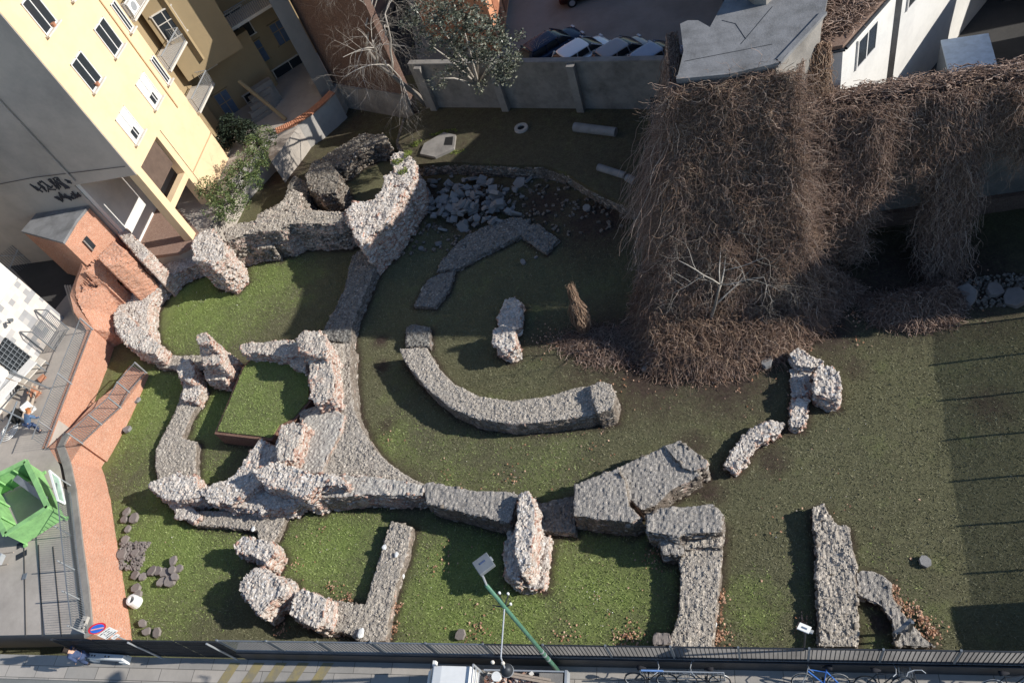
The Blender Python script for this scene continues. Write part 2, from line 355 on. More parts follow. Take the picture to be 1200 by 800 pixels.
def ruin(name, label, cat, pieces, mat, vox=.055, rough=.10, group=None, zb=None, track=True, fine=.035, parent=None, cut=None):
    """masonry: each piece is (outline in the photo, height above the lawn); the pieces melt into one broken mass"""
    zb = ZG if zb is None else zb
    mb = MB()
    for pc in pieces:
        out, h = pc[0], pc[1]; hs = h if isinstance(h, (list, tuple)) else [h]*len(out)
        pts = [tuple(at(x, y, zb+hh)[:2]) for (x, y), hh in zip(out, hs)]
        mb.prism(pts, zb-.25, [zb+hh for hh in hs])
        if track: FOOT.append(np.array(pts))
    o = mb.build(name, mat)
    bm = bmesh.new(); bm.from_mesh(o.data); bmesh.ops.triangulate(bm, faces=bm.faces); bm.to_mesh(o.data); bm.free()
    r = o.modifiers.new('r', 'REMESH'); r.mode = 'VOXEL'; r.voxel_size = vox
    dg = bpy.context.evaluated_depsgraph_get(); ev = o.evaluated_get(dg)
    me = bpy.data.meshes.new_from_object(ev); o.modifiers.clear(); old = o.data; o.data = me; bpy.data.meshes.remove(old)
    me.materials.clear(); me.materials.append(mat)
    nv = len(me.vertices); cos = np.empty(nv*3, 'f'); me.vertices.foreach_get('co', cos); cos = cos.reshape(-1, 3)
    nor = np.empty(nv*3, 'f'); me.vertices.foreach_get('normal', nor); nor = nor.reshape(-1, 3)
    tn = noise.turbulence_vector; out = cos.copy(); off = random.random()*50
    for i in range(nv):
        p = Vector(cos[i]); q = p+Vector((off, 0, 0))
        k = 1. if nor[i][2] < .6 else .6
        a = (noise.noise(q*1.3)*rough*.75+noise.noise(q*3.4)*rough*.4)*k+noise.noise(q*9.)*rough*.35*(k+.2)
        if k == 1.: c = (noise.cell(Vector(((q.x+q.y)*3.5, (q.x-q.y)*1.5, q.z*9)))-.1)*rough*.65*(1 if noise.noise(q*1.1) > -.25 else .3)
        else: c = noise.cell(q*9.)*.022+noise.cell(q*3.5)*rough*.22
        out[i] = cos[i]+nor[i]*(a+c)
    me.vertices.foreach_set('co', out.ravel()); me.update()
    me.name = name; dress(o, me, mat)
    if parent is not None: o.parent = parent; return o
    return tag(o, label, cat, group)
# ================================================================== RUINS
R = ruin
R('apse_wall', 'pale curved apse wall around the round end of the left lawn', 'ruin wall',
  [([(222,288),(190,300),(165,316),(148,333),(138,350),(132,368),(136,390),(155,408),(182,415),(187,404),(176,392),(172,372),(175,352),(188,333),(210,318),(238,306),(240,290)], 1.0),
   ([(133,366),(140,362),(176,392),(187,404),(182,415),(155,408),(137,390)], 1.35)], M_PALE, rough=.13)
R('masonry_stump', 'tall pale stump with a slanting broken head at the corner of the left lawn', 'ruin',
  [([(224,286),(232,272),(248,268),(262,284),(264,298),(250,312),(228,304)], 2.5),
   ([(230,300),(262,290),(268,304),(262,318),(240,320)], 1.6)], M_PALE, rough=.16)
R('ruin_wall', 'long shaded wall with a broken sunlit crest behind the left lawn', 'ruin wall',
  [([(262,270),(280,261),(310,256),(330,248),(350,243),(372,247),(405,248),(407,258),(385,262),(340,262),(325,270),(290,273),(264,284)], 2.2),
   ([(300,262),(330,248),(350,243),(352,225),(340,222),(328,238),(300,252)], 2.25),
   ([(262,284),(290,280),(320,282),(320,290),(290,290),(268,292)], 1.2)], M_BRN, rough=.12)
R('ruin_tower', 'highest broken wall with a rough white and brick crest in the sun', 'ruin',
  [([(404,246),(418,236),(438,233),(448,222),(452,206),(462,198),(474,206),(478,216),(470,232),(458,250),(446,266),(433,276),(424,288),(412,270)], 2.45),
   ([(428,240),(448,236),(470,222),(480,216),(468,240),(452,262),(438,284),(428,292),(420,280)], 1.9),
   ([(458,182),(470,176),(484,186),(488,204),(478,220),(462,204)], 2.5)], M_PALE, rough=.17)
R('curved_wall', 'long curved wall lying in shade from the rubble heap down to the sunlit platform', 'ruin wall',
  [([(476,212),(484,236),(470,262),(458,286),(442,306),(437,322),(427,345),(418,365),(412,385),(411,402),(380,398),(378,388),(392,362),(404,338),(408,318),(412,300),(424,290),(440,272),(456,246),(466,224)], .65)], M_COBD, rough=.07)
R('curved_platform', 'broad cobbled platform with a concave sunlit edge beside the round lawn', 'ruin',
  [([(386,402),(411,402),(410,440),(414,478),(424,502),(441,528),(463,548),(486,562),(502,568),(500,574),(470,566),(420,562),(378,556),(338,548),(342,525),(352,500),(350,482),(372,474),(390,470),(386,430)], .95),
   ([(388,402),(400,402),(398,440),(396,478),(376,480),(386,440)], 1.1)], M_COB, rough=.05)
R('capped_block', 'smooth grey concrete patch between the orange brick stub and the cobbled platform', 'ruin',
  [([(338,550),(345,520),(354,492),(372,476),(388,476),(404,486),(400,504),(387,530),(376,556)], 1.13)], M_CAPL, rough=.04)
R('brick_corner_wall', 'L-shaped brick wall stump with a bright broken top at the raised lawn corner', 'ruin wall',
  [([(282,404),(295,401),(312,400),(340,398),(350,402),(352,416),(330,418),(300,413),(282,413)], 1.75),
   ([(346,396),(354,388),(373,387),(380,396),(384,408),(378,414),(360,416),(348,410)], 2.6),
   ([(330,400),(352,402),(362,420),(356,434),(344,428),(328,412)], 1.55),
   ([(362,424),(374,414),(386,418),(391,440),(391,466),(368,473),(362,455)], 2.0)], M_BRK, rough=.14)
R('brick_pillar', 'leaning brick pillar with a flat head between the low wall and raised lawn', 'ruin',
  [([(229,398),(231,391),(240,389),(247,396),(246,402),(233,403)], 2.9),
   ([(233,402),(247,396),(256,402),(260,414),(258,426),(238,427)], 2.0),
   ([(238,424),(258,410),(270,414),(280,423),(266,432),(264,446),(240,444)], .95)], M_BRK, rough=.10)
R('masonry_stump', 'small knobbly stump left of the leaning brick pillar', 'ruin',
  [([(207,432),(212,420),(222,420),(228,440),(222,448),(210,442)], 1.15), ([(212,440),(226,438),(237,452),(230,470),(214,468)], .7)], M_PALE, rough=.12)
R('low_wall', 'flat strip of footing under the leaning brick pillar and small stump', 'ruin wall',
  [([(178,422),(186,416),(236,416),(242,424),(238,434),(200,432),(184,430)], .22)], M_COB, rough=.05)
R('cobbled_path_wall', 'pebbled low wall that widens towards the fence on the left lawn', 'ruin wall',
  [([(214,455),(237,455),(234,470),(222,490),(213,513),(231,517),(229,530),(229,562),(186,566),(181,545),(182,528),(190,510),(204,484),(210,466)], .35)], M_COB, rough=.04)
R('masonry_stump', 'pale rounded lump of rubble at the foot of the widening pebbled wall', 'ruin',
  [([(171,567),(190,560),(208,553),(219,558),(227,556),(232,572),(240,574),(234,583),(206,586),(190,584)], 1.15),
   ([(190,582),(212,584),(236,604),(226,612),(208,604)], .5)], M_PALE, rough=.14)
R('ruin_wall', 'thick jagged wall with overhanging brick edge in front of the raised lawn', 'ruin wall',
  [([(234,576),(252,566),(276,555),(292,530),(305,514),(322,522),(332,545),(312,562),(292,578),(270,592),(242,585)], 1.25),
   ([(296,552),(318,540),(345,547),(368,556),(400,558),(406,567),(372,570),(357,582),(332,574),(304,564)], 1.95),
   ([(270,580),(300,566),(330,575),(352,586),(340,596),(300,598),(272,594)], .9)], M_PALE, rough=.15)
R('brick_stub', 'orange brick stub standing on the edge of the raised lawn', 'ruin',
  [([(326,508),(330,497),(344,493),(358,496),(352,512),(343,538),(326,542),(322,522)], 1.9)], M_BRK, rough=.12)
R('capped_wall', 'concrete capped wall strip with cracks along the front of the cobbled platform', 'ruin wall',
  [([(372,560),(405,556),(450,559),(497,568),(495,580),(462,580),(430,579),(400,582),(364,584),(358,576)], 1.3),
   ([(348,560),(372,556),(404,560),(402,568),(372,566),(354,572)], 1.7)], M_CAPL, rough=.07)
R('low_wall', 'curved cobbled footing in the shade below the jagged thick wall', 'ruin wall',
  [([(205,596),(240,598),(300,598),(334,598),(333,612),(324,630),(316,642),(302,632),(302,622),(265,617),(230,615),(212,606)], .3)], M_COB, rough=.05)
R('masonry_stump', 'boulder-like stump with round shadow beside two stones, upper of the pair', 'ruin',
  [([(273,638),(284,628),(300,630),(316,634),(322,646),(312,662),(296,650),(276,646)], 1.15), ([(296,640),(320,638),(316,664),(300,662)], .7)], M_PALE, rough=.13)
R('masonry_stump', 'large stump with white sloping side, lower of the pair near the paving stones', 'ruin',
  [([(279,690),(284,676),(298,664),(314,666),(330,680),(338,694),(322,702),(306,722),(290,706)], 1.3),
   ([(318,676),(340,678),(346,694),(340,712),(318,712)], .6)], M_PALE, rough=.14)
R('low_wall', 'U-shaped pebbled low wall round the small square lawn by the fence', 'ruin wall',
  [([(376,702),(400,704),(428,708),(433,690),(441,660),(458,610),(483,617),(476,650),(463,690),(456,725),(452,751),(420,751),(410,742),(376,738)], .42)], M_COB, rough=.05)
R('masonry_stump', 'squared stump with white broken side on the corner of the pebbled low wall', 'ruin',
  [([(338,720),(345,696),(354,690),(382,701),(380,722),(374,736),(360,732)], 1.1), ([(368,698),(392,704),(388,738),(368,736)], .75)], M_PALE, rough=.11)
R('capped_wall', 'dark grey flat topped wall section in the middle of the front wall', 'ruin wall',
  [([(495,568),(503,564),(560,575),(597,575),(608,580),(597,613),(560,604),(500,590)], 1.3)], M_CAP, rough=.04)
R('wall_spur', 'upright spur of rubble with a bright ridge jutting towards the street lamp', 'ruin',
  [([(612,582),(628,584),(629,624),(645,629),(638,688),(610,689),(591,674),(590,650),(600,606)], .5),
   ([(608,579),(618,575),(627,590),(625,620),(621,662),(612,674),(603,650),(606,610)], 1.75),
   ([(594,640),(606,618),(612,660),(610,684),(594,672)], 1.0)], M_PALE, rough=.12)
R('low_wall', 'sunken shaded link between the spur and the big sloping block', 'ruin wall',
  [([(628,590),(676,580),(674,624),(630,622)], .4)], M_COBD, rough=.05)
R('capped_block', 'big sloping block, half dark concrete and half pebbled, right of the front wall', 'ruin',
  [([(673,567),(724,547),(733,562),(737,592),(752,606),(740,612),(672,604)], 1.35),
   ([(726,547),(780,522),(806,545),(822,556),(785,575),(768,592),(752,597),(738,584),(734,562)], 1.05),
   ([(778,522),(797,516),(830,540),(828,546),(812,552),(800,548)], 1.2)], M_CAP, rough=.05)
R('capped_block', 'flat dark block above the start of the long pebbled wall', 'ruin',
  [([(757,602),(772,595),(835,590),(847,602),(846,622),(800,626),(795,630),(757,622)], 1.45),
   ([(772,634),(800,628),(800,650),(776,650)], .9)], M_CAP, rough=.08)
R('ruin_wall', 'long pebbled wall running from the flat dark block to the street fence', 'ruin wall',
  [([(797,618),(847,618),(844,680),(834,758),(783,758),(795,720),(797,690)], .6),
   ([(797,626),(846,622),(845,640),(797,642)], .85)], M_COB, rough=.05)
R('fallen_stone', 'squat grey stone against the fence at the foot of the long pebbled wall', 'stone',
  [([(764,747),(768,741),(784,741),(788,754),(766,756)], .7)], M_STONEB, rough=.05)
R('rubble_row', 'ragged row of grey rubble in the middle of the right lawn', 'ruin wall',
  [([(848,545),(858,528),(868,514),(882,500),(904,492),(920,495),(912,505),(886,521),(872,540),(862,553)], .42)], M_PALE, vox=.05, rough=.13)
R('rubble_mound', 'stepped rubble stump with a square dark recess below the brambles', 'ruin',
  [([(924,414),(934,407),(950,416),(966,424),(958,432),(932,428)], .6),
   ([(952,440),(958,428),(974,428),(984,440),(983,466),(972,468),(956,460)], .95),
   ([(926,432),(950,432),(950,464),(928,466)], .3),
   ([(926,466),(946,465),(946,484),(940,500),(926,500)], .45)], M_PALE, vox=.05, rough=.13)
R('ruin_wall', 'broad rubble wall with loose stones on the right lawn by the fence', 'ruin wall',
  [([(952,594),(965,590),(976,612),(996,618),(999,640),(1003,662),(1004,700),(1006,758),(960,758),(958,700),(957,640)], .45)], M_COB, vox=.05, rough=.1)
R('low_wall', 'grey stepped footing edged with fallen leaves at the right', 'ruin wall',
  [([(1003,670),(1020,668),(1043,680),(1046,700),(1056,714),(1070,735),(1096,757),(1050,757),(1046,728),(1036,712),(1020,703),(1004,698)], .3)], M_CAP, vox=.05, rough=.09)
R('curved_wall', 'sunlit crescent shaped wall with a pebbled top on the round lawn', 'ruin wall',
  [([(467,408),(473,422),(482,434),(502,457),(530,479),(560,491),(600,497),(640,494),(690,487),(716,478),(720,455),(700,449),(670,455),(640,464),(600,469),(562,464),(532,449),(514,431),(500,407)], .95),
   ([(692,452),(702,446),(716,450),(722,462),(718,478),(700,484),(694,470)], 1.3)], M_COB, vox=.06, rough=.035)
R('low_wall', 'small shaded square footing just above the sunlit crescent wall', 'ruin wall',
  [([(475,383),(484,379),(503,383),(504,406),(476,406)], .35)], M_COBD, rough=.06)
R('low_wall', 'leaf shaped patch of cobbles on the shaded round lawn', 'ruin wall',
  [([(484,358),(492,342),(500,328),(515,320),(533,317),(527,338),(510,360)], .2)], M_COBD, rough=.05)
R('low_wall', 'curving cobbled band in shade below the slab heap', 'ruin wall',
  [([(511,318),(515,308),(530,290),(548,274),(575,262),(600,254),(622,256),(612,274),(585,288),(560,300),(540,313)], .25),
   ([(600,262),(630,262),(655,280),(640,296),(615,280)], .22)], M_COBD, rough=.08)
R('masonry_stump', 'pale block catching the sun at the end of a shaded footing, centre of round lawn', 'ruin',
  [([(577,386),(590,379),(602,387),(604,406),(592,412),(578,402)], 1.05), ([(583,372),(592,350),(602,348),(612,354),(608,386),(586,388)], .5)], M_PALE, rough=.12)
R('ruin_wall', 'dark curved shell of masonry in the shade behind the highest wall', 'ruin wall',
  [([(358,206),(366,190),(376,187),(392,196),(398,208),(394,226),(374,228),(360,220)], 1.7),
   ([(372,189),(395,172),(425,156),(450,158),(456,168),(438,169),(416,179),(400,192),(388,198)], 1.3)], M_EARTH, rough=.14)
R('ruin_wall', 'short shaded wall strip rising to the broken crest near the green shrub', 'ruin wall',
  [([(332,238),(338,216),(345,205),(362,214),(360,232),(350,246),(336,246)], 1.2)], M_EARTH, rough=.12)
# raised lawn
rl = [(251,508),(284,430),(300,412),(345,412),(366,430),(364,470),(345,492),(328,500),(318,516)]
raised = thing('raised_lawn_bed', 'raised square lawn bed held by a thin brown kerb wall', 'raised bed', at(300, 470, ZG))
rb_pts = pxy(rl, ZG+.95)
o = MB().prism(rb_pts, ZG-.2, ZG+.93).build('kerb_wall', M_BRICKD, raised, uv=True)
cen = np.mean(rb_pts, 0); inner = [tuple(cen+(np.array(p)-cen)*.94) for p in rb_pts]
o = MB().prism(inner, ZG+.8, ZG+1.0).build('turf', M_LAWN, raised); tag(o, kind='stuff')
at_ = o.data.attributes.new('lush', 'FLOAT', 'POINT'); at_.data.foreach_set('value', [.75]*len(o.data.vertices))
RAISED = np.array(inner); FOOT.append(np.array(rb_pts))
# ================================================================== GROUND
x0, x1, y0, y1, st = -40, 22, 6.9, 46, .14
gx = np.arange(x0, x1, st); gy = np.arange(y0, y1, st); nx, ny = len(gx), len(gy)
GX, GY = np.meshgrid(gx, gy); P = np.stack([GX.ravel(), GY.ravel()], 1)
D = np.full(len(P), 9.)
for q in FOOT:
    lo, hi = q.min(0)-1, q.max(0)+1; mk = ((P > lo) & (P < hi)).all(1); idx = np.where(mk)[0]
    if len(idx): D[idx] = np.minimum(D[idx], dist_poly(P[idx], q))
soil = np.clip(1.05-D/.34, 0, 1)*.95
def blob(px, py, r, k=1.):
    c = at(px, py, ZG)[:2]; return k*np.clip(1.3-np.linalg.norm(P-c, axis=1)/r, 0, 1)
for a in [(850,440,2.6),(760,430,3.),(700,400,2.5),(900,400,2.5),(960,380,2.5),(640,400,1.6,.6),(680,440,1.3,.6),(1020,700,.6),(1035,730,.7),(452,500,.5,.8),(448,430,.5),(446,400,.5),(1140,330,3.),(1060,330,3.5),(830,575,.8,.9),(905,540,.9,.8),(812,520,.9,.7),(165,370,.5),(170,345,.5),(1160,475,1.,.7),(1000,430,.7,.7),(560,240,3.),(500,230,2.),(640,240,2.5),(700,260,3.),(400,140,5.,.7),(330,200,3.)]:
    soil = np.maximum(soil, blob(*a))
lush = np.zeros(len(P))
for px, py, r, k in [(240,350,5.,1.),(300,330,3.5,.8),(160,480,4.,1.),(200,640,4.5,1.),(250,480,2.5,1.),(380,640,3.,.95),(540,690,3.5,.95),(700,700,3.5,.85),(640,560,2.,.35),(460,520,1.5,.45),(880,710,1.3,.6),(620,590,1.,.3),(540,560,2.5,.3),(600,720,3.,.9),(1000,740,3.,.2)]:
    lush = np.maximum(lush, blob(px, py, r, k))
lush = np.clip(lush, 0, 1)
Z = np.array([noise.noise(Vector((p[0]*.5, p[1]*.5, 0)))*.06+noise.noise(Vector((p[0]*3, p[1]*3, 3)))*.022 for p in P])+ZG
Z = Z-np.clip(1.-D/.3, 0, 1)*.03
I = np.arange(nx*ny).reshape(ny, nx)
F = np.stack([I[:-1, :-1].ravel(), I[:-1, 1:].ravel(), I[1:, 1:].ravel(), I[1:, :-1].ravel()], 1)
me = bpy.data.meshes.new('lawn'); me.from_pydata(np.column_stack([P, Z]).tolist(), [], F.tolist()); me.materials.append(M_LAWN)
for nm, arr in (('soil', soil), ('lush', lush)):
    a = me.attributes.new(nm, 'FLOAT', 'POINT'); a.data.foreach_set('value', arr.astype('f'))
me.polygons.foreach_set('use_smooth', [True]*len(me.polygons))
lawn = bpy.data.objects.new('lawn', me); COL.objects.link(lawn); tag(lawn, 'sunken lawn of patchy winter grass around the ruins', kind='structure')
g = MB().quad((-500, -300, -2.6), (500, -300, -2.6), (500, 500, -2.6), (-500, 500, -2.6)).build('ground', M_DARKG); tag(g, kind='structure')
def slab(name, mat, pts, z1=0., z0=-2.4, label=None):
    o = MB().prism([tuple(p) for p in pts], z0, z1).build(name, mat, uv=True); return tag(o, label, kind='structure')
# street level
slab('street', M_ASPH, [(-60, -30), (30, -30), (30, 6.0), (-60, 6.0)], 0.0)
slab('sidewalk', M_SIDE, [(-60, 6.0), (30, 6.0), (30, 6.95), (-60, 6.95)], .05)
wall_top = [tuple(at(x, y, 0)[:2]) for x, y in [(97,742),(84,640),(75,575),(70,545),(57,524),(82,455),(108,385)]]
yard = [(-60, 6.95), wall_top[0]] + wall_top[1:] + [tuple(at(95, 330, 0)[:2]), tuple(at(130, 300, 0)[:2]), tuple(at(180, 300, 0)[:2]), tuple(at(236, 285, 0)[:2]), (-28.6, 40), tuple(at(318, 190, 0)[:2]), tuple(at(352, 145, 0)[:2]), tuple(at(392, 108, 0)[:2]), (-22, 70), (-80, 70), (-80, 6.95)]
slab('yard_pavement', M_YARD, yard, .004)
# seams between the yard's long slabs
sm = MB()
for a, b in [((28,640),(30,745)),((45,638),(50,745)),((62,640),(72,745))]:
    p, q = at(*a, .02), at(*b, .02); sm.bar(p, q, .04, .02)
o = sm.build('pavement_seam', M_DARKG); tag(o, kind='structure')
ledge = MB().prism([(-60.5, 6.95), (-60.4, 6.95), (-60.4, 7), (-60.5, 7)], -.1, .1)
park = [tuple(at(495, 108, 0)[:2]), tuple(at(600, 70, 1.6)[:2]+np.array([0, .25])), tuple(at(790, 70, 1.6)[:2]+np.array([0, .25])), (1, 38), (4, 90), (-25, 90), (-22, 60)]
slab('car_park', M_ASPH, park, 0.002)
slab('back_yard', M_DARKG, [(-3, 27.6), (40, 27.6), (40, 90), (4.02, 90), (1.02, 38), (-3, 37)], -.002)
# upper terrace with a ragged earth bank
ut = [(478,196),(520,192),(560,194),(600,196),(640,196),(668,206),(700,226),(740,244),(800,262),(800,128),(600,126),(500,126),(470,140),(462,168)]
ter = R('upper_terrace', None, None, [(ut, .85)], M_EARTH, vox=.13, rough=.1)
ter['kind'] = 'structure'; ter['label'] = 'shaded upper terrace of thin grass'
tp = np.array(pxy(ut, ZG+.85)); tin = [tuple(tp.mean(0)+(p-tp.mean(0))*.955) for p in tp]
tt = MB().prism(tin, ZG+.7, ZG+.99).build('terrace_grass', M_LAWN); tag(tt, kind='structure'); at2_ = tt.data.attributes.new('soil', 'FLOAT', 'POINT'); at2_.data.foreach_set('value', [.55]*len(tt.data.vertices))
# ---------------------------------------------------------------- grass blades
def blades(name, mat, n, mask, zf, hgt=(.05, .11)):
    xs = RNG.uniform(mask[0], mask[1], n); ys = RNG.uniform(mask[2], mask[3], n); Q = np.stack([xs, ys], 1)
    keep = zf(Q); Q = Q[keep]; n = len(Q)
    ix = np.clip(((Q[:, 0]-x0)/st).astype(int), 0, nx-1); iy = np.clip(((Q[:, 1]-y0)/st).astype(int), 0, ny-1)
    z = Z.reshape(ny, nx)[iy, ix]
    inr = in_poly(Q, RAISED); z = np.where(inr, ZG+1.0, z)
    a = RNG.uniform(0, 2*np.pi, n); h = RNG.uniform(*hgt, n); wd = RNG.uniform(.008, .024, n)
    ln = RNG.normal(0, .065, (n, 2))
    dx = np.cos(a)*wd; dy = np.sin(a)*wd
    A = np.column_stack([Q[:, 0]-dx, Q[:, 1]-dy, z-.01]); B = np.column_stack([Q[:, 0]+dx, Q[:, 1]+dy, z-.01]); C = np.column_stack([Q[:, 0]+ln[:, 0], Q[:, 1]+ln[:, 1], z+h])
    V = np.stack([A, B, C], 1).reshape(-1, 3); me = bpy.data.meshes.new(name)
    me.vertices.add(len(V)); me.vertices.foreach_set('co', V.ravel()); me.loops.add(len(V)); me.loops.foreach_set('vertex_index', np.arange(len(V)))
    me.polygons.add(n); me.polygons.foreach_set('loop_start', np.arange(0, len(V), 3)); me.update(calc_edges=True); me.materials.append(mat)
    o = bpy.data.objects.new(name, me); COL.objects.link(o); return tag(o, kind='stuff')
left_edge = np.array([tuple(at(x, y, ZG)[:2]) for x, y in [(148,760),(140,742),(116,660),(112,590),(118,540),(140,500),(165,450),(150,425),(130,392),(160,340),(230,310),(262,300),(430,300),(415,350),(400,400),(430,330),(480,240),(520,215),(700,240),(760,300),(700,390),(760,420),(900,395),(960,370),(1100,365),(1230,330),(1230,770),(600,765)]])
def zone(Q, want):
    ok = in_poly(Q, left_edge); inr = in_poly(Q, RAISED)
    ix = np.clip(((Q[:, 0]-x0)/st).astype(int), 0, nx-1); iy = np.clip(((Q[:, 1]-y0)/st).astype(int), 0, ny-1)
    lu = lush.reshape(ny, nx)[iy, ix]; so_ = soil.reshape(ny, nx)[iy, ix]
    r = RNG.random(len(Q)); ok &= (r > so_*1.1) ; 
    for q in FOOT: ok &= ~in_poly(Q, q) | inr
    ok |= inr
    pl = np.where(inr, .8, lu); r2 = RNG.random(len(Q))
    return ok & ((r2 < pl) if want else (r2 >= pl))
blades('grass_blades', M_BLADE_L, 300000, (-31, 6, 7.3, 32), lambda Q: zone(Q, True), (.03, .075))
blades('grass_blades', M_BLADE_D, 420000, (-31, 13, 7.3, 36), lambda Q: zone(Q, False), (.02, .06))
bpy.data.objects['grass_blades']['label'] = 'lush green grass'
# fallen leaves
def litter(name, label, spots, mat, size=.06, z=.03):
    V = []; Fc = []
    for px, py, r, n in spots:
        c = at(px, py, ZG)
        for k in range(n):
            rr = r*abs(random.gauss(0, .55)); a = random.random()*6.283; s = random.uniform(.5, 1.)*size; t = random.random()*6.283
            p = np.array([c[0]+rr*math.cos(a), c[1]+rr*math.sin(a), ZG+z+random.random()*.05]); b = len(V)
            for q in range(5):
                an = t+q*1.2566; V.append((p[0]+math.cos(an)*s*(1 if q % 2 else .6), p[1]+math.sin(an)*s, p[2]+random.uniform(-.02, .03)))
            Fc.append(tuple(range(b, b+5)))
    me = bpy.data.meshes.new(name); me.from_pydata(V, [], Fc); me.materials.append(mat)
    o = bpy.data.objects.new(name, me); COL.objects.link(o); return tag(o, label, kind='stuff')
litter('fallen_leaves', 'brown fallen leaves gathered along the ruins and fence',
    [(836,720,.45,90),(842,745,.5,120),(846,700,.3,50),(840,690,.3,40),(1048,690,.25,60),(1052,705,.35,90),(1065,715,.3,60),(1080,725,.4,90),(1090,740,.45,120),(940,730,.3,40),(735,745,.8,110),(660,745,1.2,40),(560,735,1.6,60),(453,745,.35,60),(468,710,.3,35),(462,735,.3,40),(410,700,.45,40),(390,690,.4,20),(345,690,.5,25),(350,660,.4,14),(520,660,1.5,20),(380,620,1.6,20),(600,560,2.,30),(520,560,2.,20),(700,530,2.5,25),(900,600,3.,15),(1000,600,3.,15),(760,660,1.2,20),(770,650,.7,25),(330,740,.4,30),(400,740,.4,30),(300,640,.3,10),(850,420,2.6,260),(760,430,2.,160),(930,385,2.,160),(1000,370,1.5,80),(1130,330,1.5,60),(640,395,1.5,60),(455,515,.6,10),(620,480,1.,8)], M_LEAFY, .055)
litter('grass_litter', 'pale bits scattered in the grass', [(200,640,3.,30),(500,680,4.,30),(380,640,2.,30),(600,560,4.,50),(1000,560,5.,30),(240,350,2.5,40),(700,700,2.5,60),(550,300,4,60)], M_MIX, .028)
# ================================================================== WALLS AND BUILDINGS
def strip_wall(name, label, cat, line, th, zbot, mat, parent=None, side=1, cap=None, capw=.04, batter=0.):
    "a wall whose one face stands under the line of points (px, py, z); thickness goes to the given side"
    W = [at(*p) for p in line]; mb = MB(); cp = MB(); off = []
    for i in range(len(W)):
        t = _n((W[min(i+1, len(W)-1)]-W[max(i-1, 0)])[:2]); off.append(np.array([-t[1], t[0], 0])*th*side)
    for i in range(len(W)-1):
        a, b = W[i], W[i+1]; c, d = b+off[i+1], a+off[i]
        n0 = len(mb.v); mb.prism([tuple(p[:2]) for p in (a, b, c, d)], zbot, [a[2], b[2], b[2], a[2]])
        if batter:
            for j in range(n0, n0+4):
                for p, o_ in ((a, off[i]), (b, off[i+1])):
                    if abs(mb.v[j][0]-p[0])+abs(mb.v[j][1]-p[1]) < 1e-6: mb.v[j] = tuple(np.array(mb.v[j])-o_/th*batter)
        if cap:
            a2, b2 = a-off[i]*capw/th*1.2, b-off[i+1]*capw/th*1.2; c2, d2 = c+off[i+1]*capw/th, d+off[i]*capw/th
            cp.prism([tuple(p[:2]) for p in (a2, b2, c2, d2)], min(a[2], b[2])-.02, [a[2]+.09, b[2]+.09, b[2]+.09, a[2]+.09])
    o = mb.build(name, mat, parent, uv=True)
    if cap: cp.build('coping', cap, o, uv=True)
    return tag(o, label, cat) if label else o
strip_wall('brick_retaining_wall', 'sunlit orange brick retaining wall along the left side of the lawn', 'retaining wall',
  [(109,743,.02),(104,690,.02),(97,640,.02),(89,575,.02),(83,545,.02),(75,522,.02),(82,508,.02)], .3, -2.4, M_BRICK, cap=M_CONC, batter=.7)
strip_wall('brick_retaining_wall', 'upper orange brick wall bending from the small brick hut down past the railings', 'retaining wall',
  [(56,524,.04),(70,486,.04),(84,450,.04),(108,385,.1),(93,362,.75),(87,346,1.25),(90,330,1.85),(97,312,2.45)], .34, -2.4, M_BRICK, side=1)
bramp = thing('brick_ramp', 'paved ramp with a brick side wall going down to the lawn beside the railing', 'ramp', at(110, 490, -1))
ti = [(57,523,-.02),(84,500,-.35),(110,472,-.75),(132,455,-1.25),(152,428,-1.72)]; to = [(96,520,.0),(108,509,-.25),(121,497,-.55),(142,478,-1.1),(172,437,-1.7)]
for i in range(4):
    a, b, c, d = at(*ti[i]), at(*ti[i+1]), at(*to[i+1]), at(*to[i])
    MB().prism([tuple(p[:2]) for p in (a, b, c, d)], -2.3, [a[2], b[2], c[2], d[2]]).build('ramp_section', M_BRICK, bramp, uv=True)
a, b, c, d = at(57,523,.0), at(96,520,.0), at(80,546,.0), at(66,540,0)
MB().prism([tuple(p[:2]) for p in (a, b, c, d)], -2.3, -.005).build('landing', M_BRICK, bramp, uv=True)
strip_wall('side_wall', None, None, [(x, y, z+.12) for x, y, z in to], .25, -2.4, M_BRICK, bramp)
